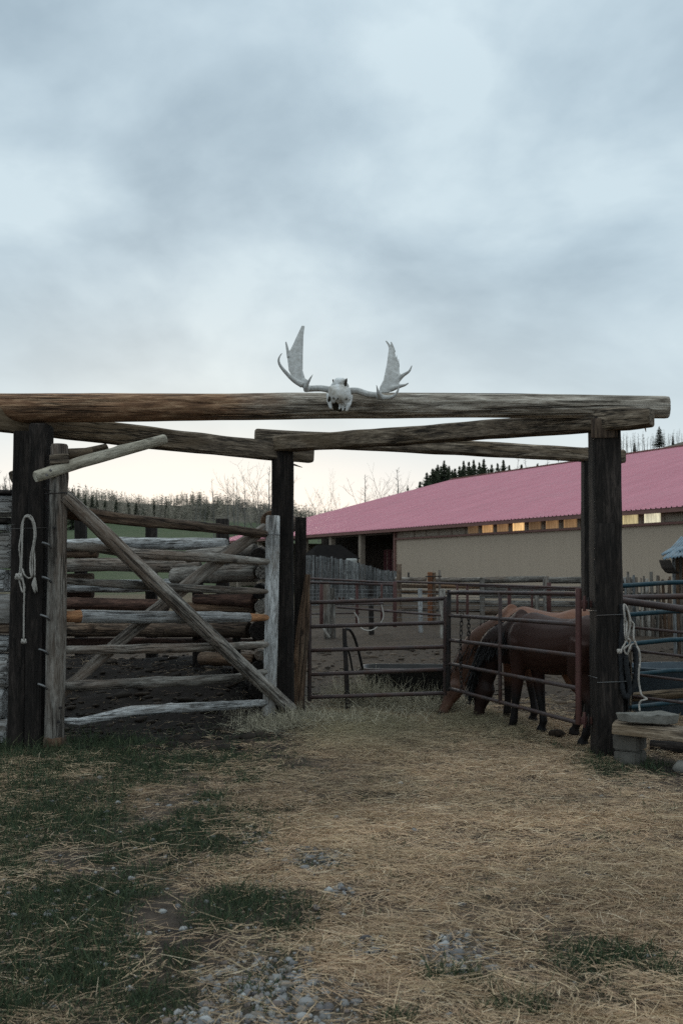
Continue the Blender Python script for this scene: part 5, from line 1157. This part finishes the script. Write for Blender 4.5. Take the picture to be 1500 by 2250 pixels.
for i in range(3000):
    Y = WY[i]; px = WP[i]; X = WX[i]; z = WZ[i]; con = rg.random() < (0.13 if px < 420 else 0.22)
    h = rg.uniform(1.2, 3.6) + 3.2 * max(0, WF[i] - .3) * (1.0 if not con else 0.95); h = h * (1.25 if con else 1.0); ang = rg.uniform(0, 6.28)
    if con: V, Q, c_ = loc[i % 4]; cc = np.array([[.11, .115, .085]]) * c_[:, None] * rg.uniform(.7, 1.3)  # both far tree colours lightened to stand in for distance haze
    else: V, Q = lob[i % 6]; cc = np.array([[.33, .295, .235]]) * rg.uniform(.6, 1.25) * np.ones((len(V), 1))
    ca, sa = math.cos(ang), math.sin(ang); k_ = h * (1.0 if not con else 1.0)
    Vr = np.stack([(V[:, 0] * ca - V[:, 1] * sa) * k_ + X, (V[:, 0] * sa + V[:, 1] * ca) * k_ + Y, V[:, 2] * h + z], 1)
    VV.append(Vr); QQ.append(Q + nb); CC.append(cc); nb += len(V)
tag(obj('woodland', big_mesh('woodland', np.concatenate(VV), np.concatenate(QQ), False, np.concatenate(CC)), NEEDLE), 'mixed bare and conifer wood covering the far hillside', 'woodland', None, 'stuff')

# ================================================================== STRAW, GRASS, STONES
def region(n, y0, y1, side=1.0, rg=RNG):
    Y = rg.uniform(y0, y1, n); X = (rg.uniform(-1, 1, n)) * (0.36 * Y + side); return X, Y
rg = np.random.default_rng(77)
X, Y = region(640000, 2.9, 13.2, 0.9, rg)
mud = zone(X, Y, MUD, 0.5); gr = grass_m(X, Y); gv = zone(X, Y, GRAVEL, 0.5); hay = zone(X, Y, HAY, 0.35)
patch = fbm(X * 1.6, Y * 1.6, 61, 4); clump = fbm(X * 5.5, Y * 5.5, 62, 3)
dn = (0.40 + 1.9 * (patch - 0.36)) * (0.30 + 1.35 * clump) * (1 - 0.93 * mud) * (1 - 0.82 * gr) * (1 - 0.82 * gv)
left = sstep(0.35, -0.9, X + (patch - .5) * 1.2) * sstep(8.5, 6.5, Y); dn = dn * (1 - 0.74 * left)
lm = sstep(9.0, 9.9, Y) * sstep(0.1, -0.7, X); dn = dn * (1 - 0.97 * lm)
dn = dn * (1 - 0.80 * sstep(11.2, 12.2, Y)) + hay * 0.9 * (1 - lm)
dn = dn * (1 - 0.5 * sstep(2.1, 2.9, X) * sstep(7.2, 8.2, Y))
keep = rg.random(len(X)) < np.clip(dn, 0.012, 1); X, Y, hay, left = X[keep], Y[keep], hay[keep], left[keep]; n = len(X)
pile = sstep(.42, .7, fbm(X * 3.2, Y * 3.2, 63, 4)); Z = gz(X, Y) + rg.uniform(0.001, 0.018, n) + pile * rg.uniform(0, 0.035, n) + hay * rg.uniform(0, 0.05, n)
az = np.where(rg.random(n) < .55, fbm(X * 2.4, Y * 2.4, 151, 3) * 14 + rg.normal(0, .45, n), rg.uniform(0, 6.2832, n)); el = rg.normal(0.0, 0.10, n) + hay * np.abs(rg.normal(0, 0.22, n))
D = np.stack([np.cos(az) * np.cos(el), np.sin(az) * np.cos(el), np.sin(el)], 1)
Ln = np.clip(rg.lognormal(math.log(0.075), 0.62, n), 0.02, 0.32); Wd = rg.uniform(0.0014, 0.0034, n) * (1 - 0.35 * hay)
pal = np.array([(.66, .51, .32), (.55, .41, .26), (.42, .30, .195), (.60, .42, .265), (.72, .60, .42), (.28, .20, .135)])
col = pal[rg.choice(6, n, p=(.24, .25, .2, .16, .07, .08))] * rg.uniform(.8, 1.15, (n, 1))
tone = fbm(X * .8, Y * .8, 71)[:, None]; col = col * (0.50 + 0.80 * tone) * np.array([[.95, .93, .955]]) * (1 - 0.30 * hay[:, None])
rd = sstep(.42, .62, fbm(X * .55 + 3, Y * .55, 77, 4))[:, None]; col = col * (1 - rd * np.array([[.04, .055, .075]])); col = col * (1 - 0.55 * hay[:, None]) + (col.mean(1, keepdims=True) * np.array([[1.02, 1.0, .62]])) * 0.55 * hay[:, None]
Pb = np.stack([X, Y, Z], 1) - D * (Ln / 2)[:, None]
V, Q, cl_ = strips(Pb, D, Ln, Wd, col, rng=rg, tipw=0.7, bend=rg.normal(0, .028, (n, 3)))
# keep every ribbon out of the ground
gzv = gz(V[:, 0], V[:, 1]) + 0.002; V[:, 2] = np.maximum(V[:, 2], gzv)
tag(obj('straw', big_mesh('straw', V, Q, False, cl_), STRAW), 'loose golden straw and hay strewn over the yard', 'straw', None, 'stuff')
print('straw', n)
# standing hay by the trough and the foot of the middle post
cx = [(P(805, 1540, 12.05), 0.30, 0.34, 1500), (P(790, 1540, 11.9), 0.16, 0.42, 700), (P(965, 1540, 11.9), 0.25, 0.24, 800), (P(880, 1540, 11.85), 0.45, 0.12, 1300), (P(640, 1585, 10.75), 0.30, 0.14, 1500), (P(610, 1605, 10.4), 0.25, 0.10, 700), (P(720, 1590, 10.9), 0.5, 0.10, 1200)]
B_ = []; D_ = []; L_ = []
for c_, s_, h_, k in cx:
    a = rg.normal(0, 1, (k, 2)) * np.array([[s_, s_ * .55]]); x_ = c_.x + a[:, 0]; y_ = c_.y + a[:, 1]
    B_.append(np.stack([x_, y_, gz(x_, y_) + rg.uniform(0, h_ * .45, k)], 1)); aa = rg.uniform(0, 6.28, k); e_ = np.abs(rg.normal(.35 + h_, .45, k)); D_.append(np.stack([np.cos(aa) * np.cos(e_), np.sin(aa) * np.cos(e_), np.sin(e_)], 1)); L_.append(rg.uniform(.08, .12 + h_ * .75, k))
B_ = np.concatenate(B_); D_ = np.concatenate(D_); L_ = np.concatenate(L_); n = len(B_)
col = np.array([[.44, .395, .29]]) * rg.uniform(.35, 1.25, (n, 1)); V, Q, cl_ = strips(B_, D_, L_, rg.uniform(.0025, .0045, n), col, rng=rg, bend=rg.normal(0, .10, (n, 3)))
V[:, 2] = np.maximum(V[:, 2], gz(V[:, 0], V[:, 1]) + .002)
tag(obj('hay', big_mesh('hay', V, Q, False, cl_), STRAW), 'tousled green-grey hay heaped along the pipe gate', 'hay', None, 'stuff')
# grass
X, Y = region(420000, 2.9, 10.6, 0.9, rg); gr = grass_m(X, Y); keep = rg.random(len(X)) < np.clip((gr - 0.04) * 0.8, 0.004 * (X < 1), 1) ; X, Y, gr = X[keep], Y[keep], gr[keep]; n = len(X)
Z = gz(X, Y) - 0.004; az = rg.uniform(0, 6.28, n); el = np.clip(rg.normal(0.95, .32, n), .2, 1.5); D = np.stack([np.cos(az) * np.cos(el), np.sin(az) * np.cos(el), np.sin(el)], 1)
tall = 1 + 0.9 * sstep(8.6, 9.4, Y); Ln = rg.lognormal(math.log(.036), .45, n) * (0.6 + 0.7 * gr) * tall
col = np.array([[.045, .066, .034]]) * rg.uniform(.5, 1.5, (n, 1)) * np.where(rg.random((n, 1)) < .14, np.array([[2.6, 1.9, 1.9]]), np.array([[1, 1, 1]]))
V, Q, cl_ = strips(np.stack([X, Y, Z], 1), D, Ln, rg.uniform(.0025, .0048, n), col, rng=rg, bend=np.stack([rg.normal(0, .08, n), rg.normal(0, .08, n), np.full(n, .05)], 1), tipw=0.15)
tag(obj('grass', big_mesh('grass', V, Q, False, cl_), GRASSM), 'short dark green grass in patches along the yard', 'grass', None, 'stuff'); print('grass', n)
# gravel: one mass of small rounded stones
def stone_unit(seed, sub=2):
    bm = bmesh.new(); bmesh.ops.create_icosphere(bm, subdivisions=sub, radius=1); V = []; 
    for v in bm.verts:
        k = 1 + .42 * mnoise.noise(v.co * 1.2 + Vector((seed * 3.7, 0, 0))) + .12 * mnoise.noise(v.co * 3.5 + Vector((seed, 9, 0))); V.append(v.co * k)
    Fc = np.array([[v.index for v in f.verts] for f in bm.faces]); bm.free(); return np.array([list(v) for v in V]), Fc
SU = [stone_unit(k) for k in range(8)]
X, Y = region(200000, 2.9, 8.2, 0.7, rg); gv = zone(X, Y, GRAVEL, 0.45); bg_ = 0.014 * sstep(1.0, -1.0, X) + 0.004
keep = rg.random(len(X)) < np.clip((gv - .22) * .8, 0, 1) * .30 + bg_ * .35; X, Y = X[keep], Y[keep]; pr = rg.permutation(len(X)); X, Y = X[pr], Y[pr]; n = min(len(X), 3600); X, Y = X[:n], Y[:n]; VV = []; QQ = []; CC = []; nb = 0
zg_ = gz(X, Y)
spal = np.array([(.24, .235, .23), (.32, .315, .305), (.17, .165, .165), (.27, .235, .20), (.40, .40, .39), (.12, .11, .11), (.21, .17, .15)]) * .78
for i in range(n):
    V, Q = SU[i % 8]; s_ = np.clip(rg.lognormal(math.log(.0092), .48), .004, .026); sc = np.array([s_ * rg.uniform(.9, 1.4), s_ * rg.uniform(.8, 1.1), s_ * rg.uniform(.5, .8)]); a = rg.uniform(0, 6.28); ca, sa = math.cos(a), math.sin(a); U = V * sc
    VV.append(np.stack([U[:, 0] * ca - U[:, 1] * sa, U[:, 0] * sa + U[:, 1] * ca, U[:, 2]], 1) + np.array([X[i], Y[i], zg_[i] + s_ * .12 + .001])); QQ.append(Q + nb); nb += len(V)
    CC.append(np.tile(spal[rg.choice(7, p=(.28, .2, .16, .14, .06, .08, .08))] * rg.uniform(.75, 1.2), (len(V), 1)))
tag(obj('gravel', big_mesh('gravel', np.concatenate(VV), np.concatenate(QQ), True, np.concatenate(CC)), GRAVELM), 'patch of small rounded grey gravel among the straw', 'gravel', None, 'stuff'); print('gravel', n)
# churned clods of the pen and the muck heap behind the log gate
Yc = 9.4 + rg.random(9000) ** 1.7 * 13; Xc = rg.uniform(-.40, .42, 9000) * Yc; ok = ((Yc > 11.3) | ((Xc < -.75) & (zone(Xc, Yc, MUD, .4) > .3))) & (zone(Xc, Yc, HAY, .2) < .4); Xc, Yc = Xc[ok][:4200], Yc[ok][:4200]; VV = []; QQ = []; CC = []; nb = 0
SL = [stone_unit(70 + k, 1) for k in range(6)]; zc_ = gz(Xc, Yc)
for i in range(len(Xc)):
    V, Q = SL[i % 6]; s_ = np.clip(rg.lognormal(math.log(.024), .6), .008, .085); U = V * np.array([s_ * 1.4, s_, s_ * .5]); a = rg.uniform(0, 6.28); ca, sa = math.cos(a), math.sin(a)
    VV.append(np.stack([U[:, 0] * ca - U[:, 1] * sa, U[:, 0] * sa + U[:, 1] * ca, U[:, 2]], 1) + np.array([Xc[i], Yc[i], zc_[i] + s_ * .1])); QQ.append(Q + nb); nb += len(V)
    CC.append(np.tile(np.array([.066, .046, .031]) * rg.uniform(.4, 1.4) * (.38 if Xc[i] < -.75 and Yc[i] < 14.5 else 1), (len(V), 1)))
tag(obj('mud_clods', big_mesh('mud_clods', np.concatenate(VV), np.concatenate(QQ), True, np.concatenate(CC)), GRAVELM), 'churned brown clods of mud covering the pen floor', 'mud', None, 'stuff')
# single pebbles that stand out
PEB = [plain('pebble_light', (0.22, 0.22, 0.213), (0.31, 0.307, 0.296), 30, .8, .3, .004), plain('pebble_grey', (0.12, 0.12, 0.118), (0.18, 0.18, 0.175), 30, .8, .3, .004), plain('pebble_dark', (0.07, 0.07, 0.07), (0.11, 0.11, 0.105), 30, .8, .3, .004)]
pm = []
for k in range(5): V, Q = stone_unit(40 + k, 3); pm.append(big_mesh('pebble', V, Q, True))
ptx = ('pale rounded pebble lying loose on the yard', 'mid grey rounded pebble lying loose on the yard', 'dark pebble lying loose on the straw'); pgr = ('pale pebbles', 'grey pebbles', 'dark pebbles')
for i, (px, py, s_, k) in enumerate(((549, 1799, 11, 0), (545, 1896, 16, 0), (412, 1927, 10, 0), (420, 1895, 10, 0), (190, 2000, 18, 0), (202, 2028, 14, 0), (357, 2010, 20, 0), (120, 2010, 22, 1), (160, 2022, 22, 1), (327, 2054, 18, 0), (302, 2060, 20, 1), (280, 2062, 16, 1), (288, 2010, 12, 1), (78, 2040, 16, 1), (104, 2164, 22, 0), (180, 2178, 18, 1), (284, 2178, 22, 0), (215, 2124, 22, 0), (232, 2126, 16, 1), (24, 2124, 18, 1), (6, 2122, 14, 2), (232, 1786, 12, 1), (265, 1832, 9, 0), (208, 1832, 14, 1), (458, 1758, 12, 0), (250, 1908, 11, 0), (565, 1936, 16, 1), (448, 2236, 24, 0), (652, 2164, 24, 0), (612, 2186, 26, 0), (566, 2134, 28, 2), (548, 1998, 12, 0), (700, 2014, 14, 1), (560, 2040, 12, 0), (98, 2212, 12, 0), (60, 2140, 18, 1),
        (1075, 1849, 10, 2), (1053, 1957, 12, 2), (1228, 1925, 11, 2), (1184, 2092, 14, 2), (1170, 2122, 18, 0), (970, 2187, 18, 2), (780, 2123, 14, 0), (812, 2236, 18, 2), (1160, 1915, 14, 1), (880, 1787, 14, 1), (862, 1796, 12, 1), (1266, 2018, 14, 1), (1480, 1878, 12, 1), (768, 1986, 14, 1), (1394, 1835, 8, 2), (690, 1926, 11, 1), (1000, 2050, 16, 1), (930, 2190, 20, 1))):
    g_ = gnd(px, py); r_ = px2m(s_ / 2.8, g_.y); M = Matrix.Translation((g_.x, g_.y, gz1(g_.x, g_.y) + r_ * .25)) @ Matrix.Rotation(i * 1.7, 4, 'Z') @ Matrix.Diagonal((r_ * 1.2, r_ * .95, r_ * .72, 1))
    me = pm[i % 5] if False else pm[i % 5].copy(); tag(obj('pebble', me, PEB[k], None, M), ptx[k], 'pebble', pgr[k], 'thing')
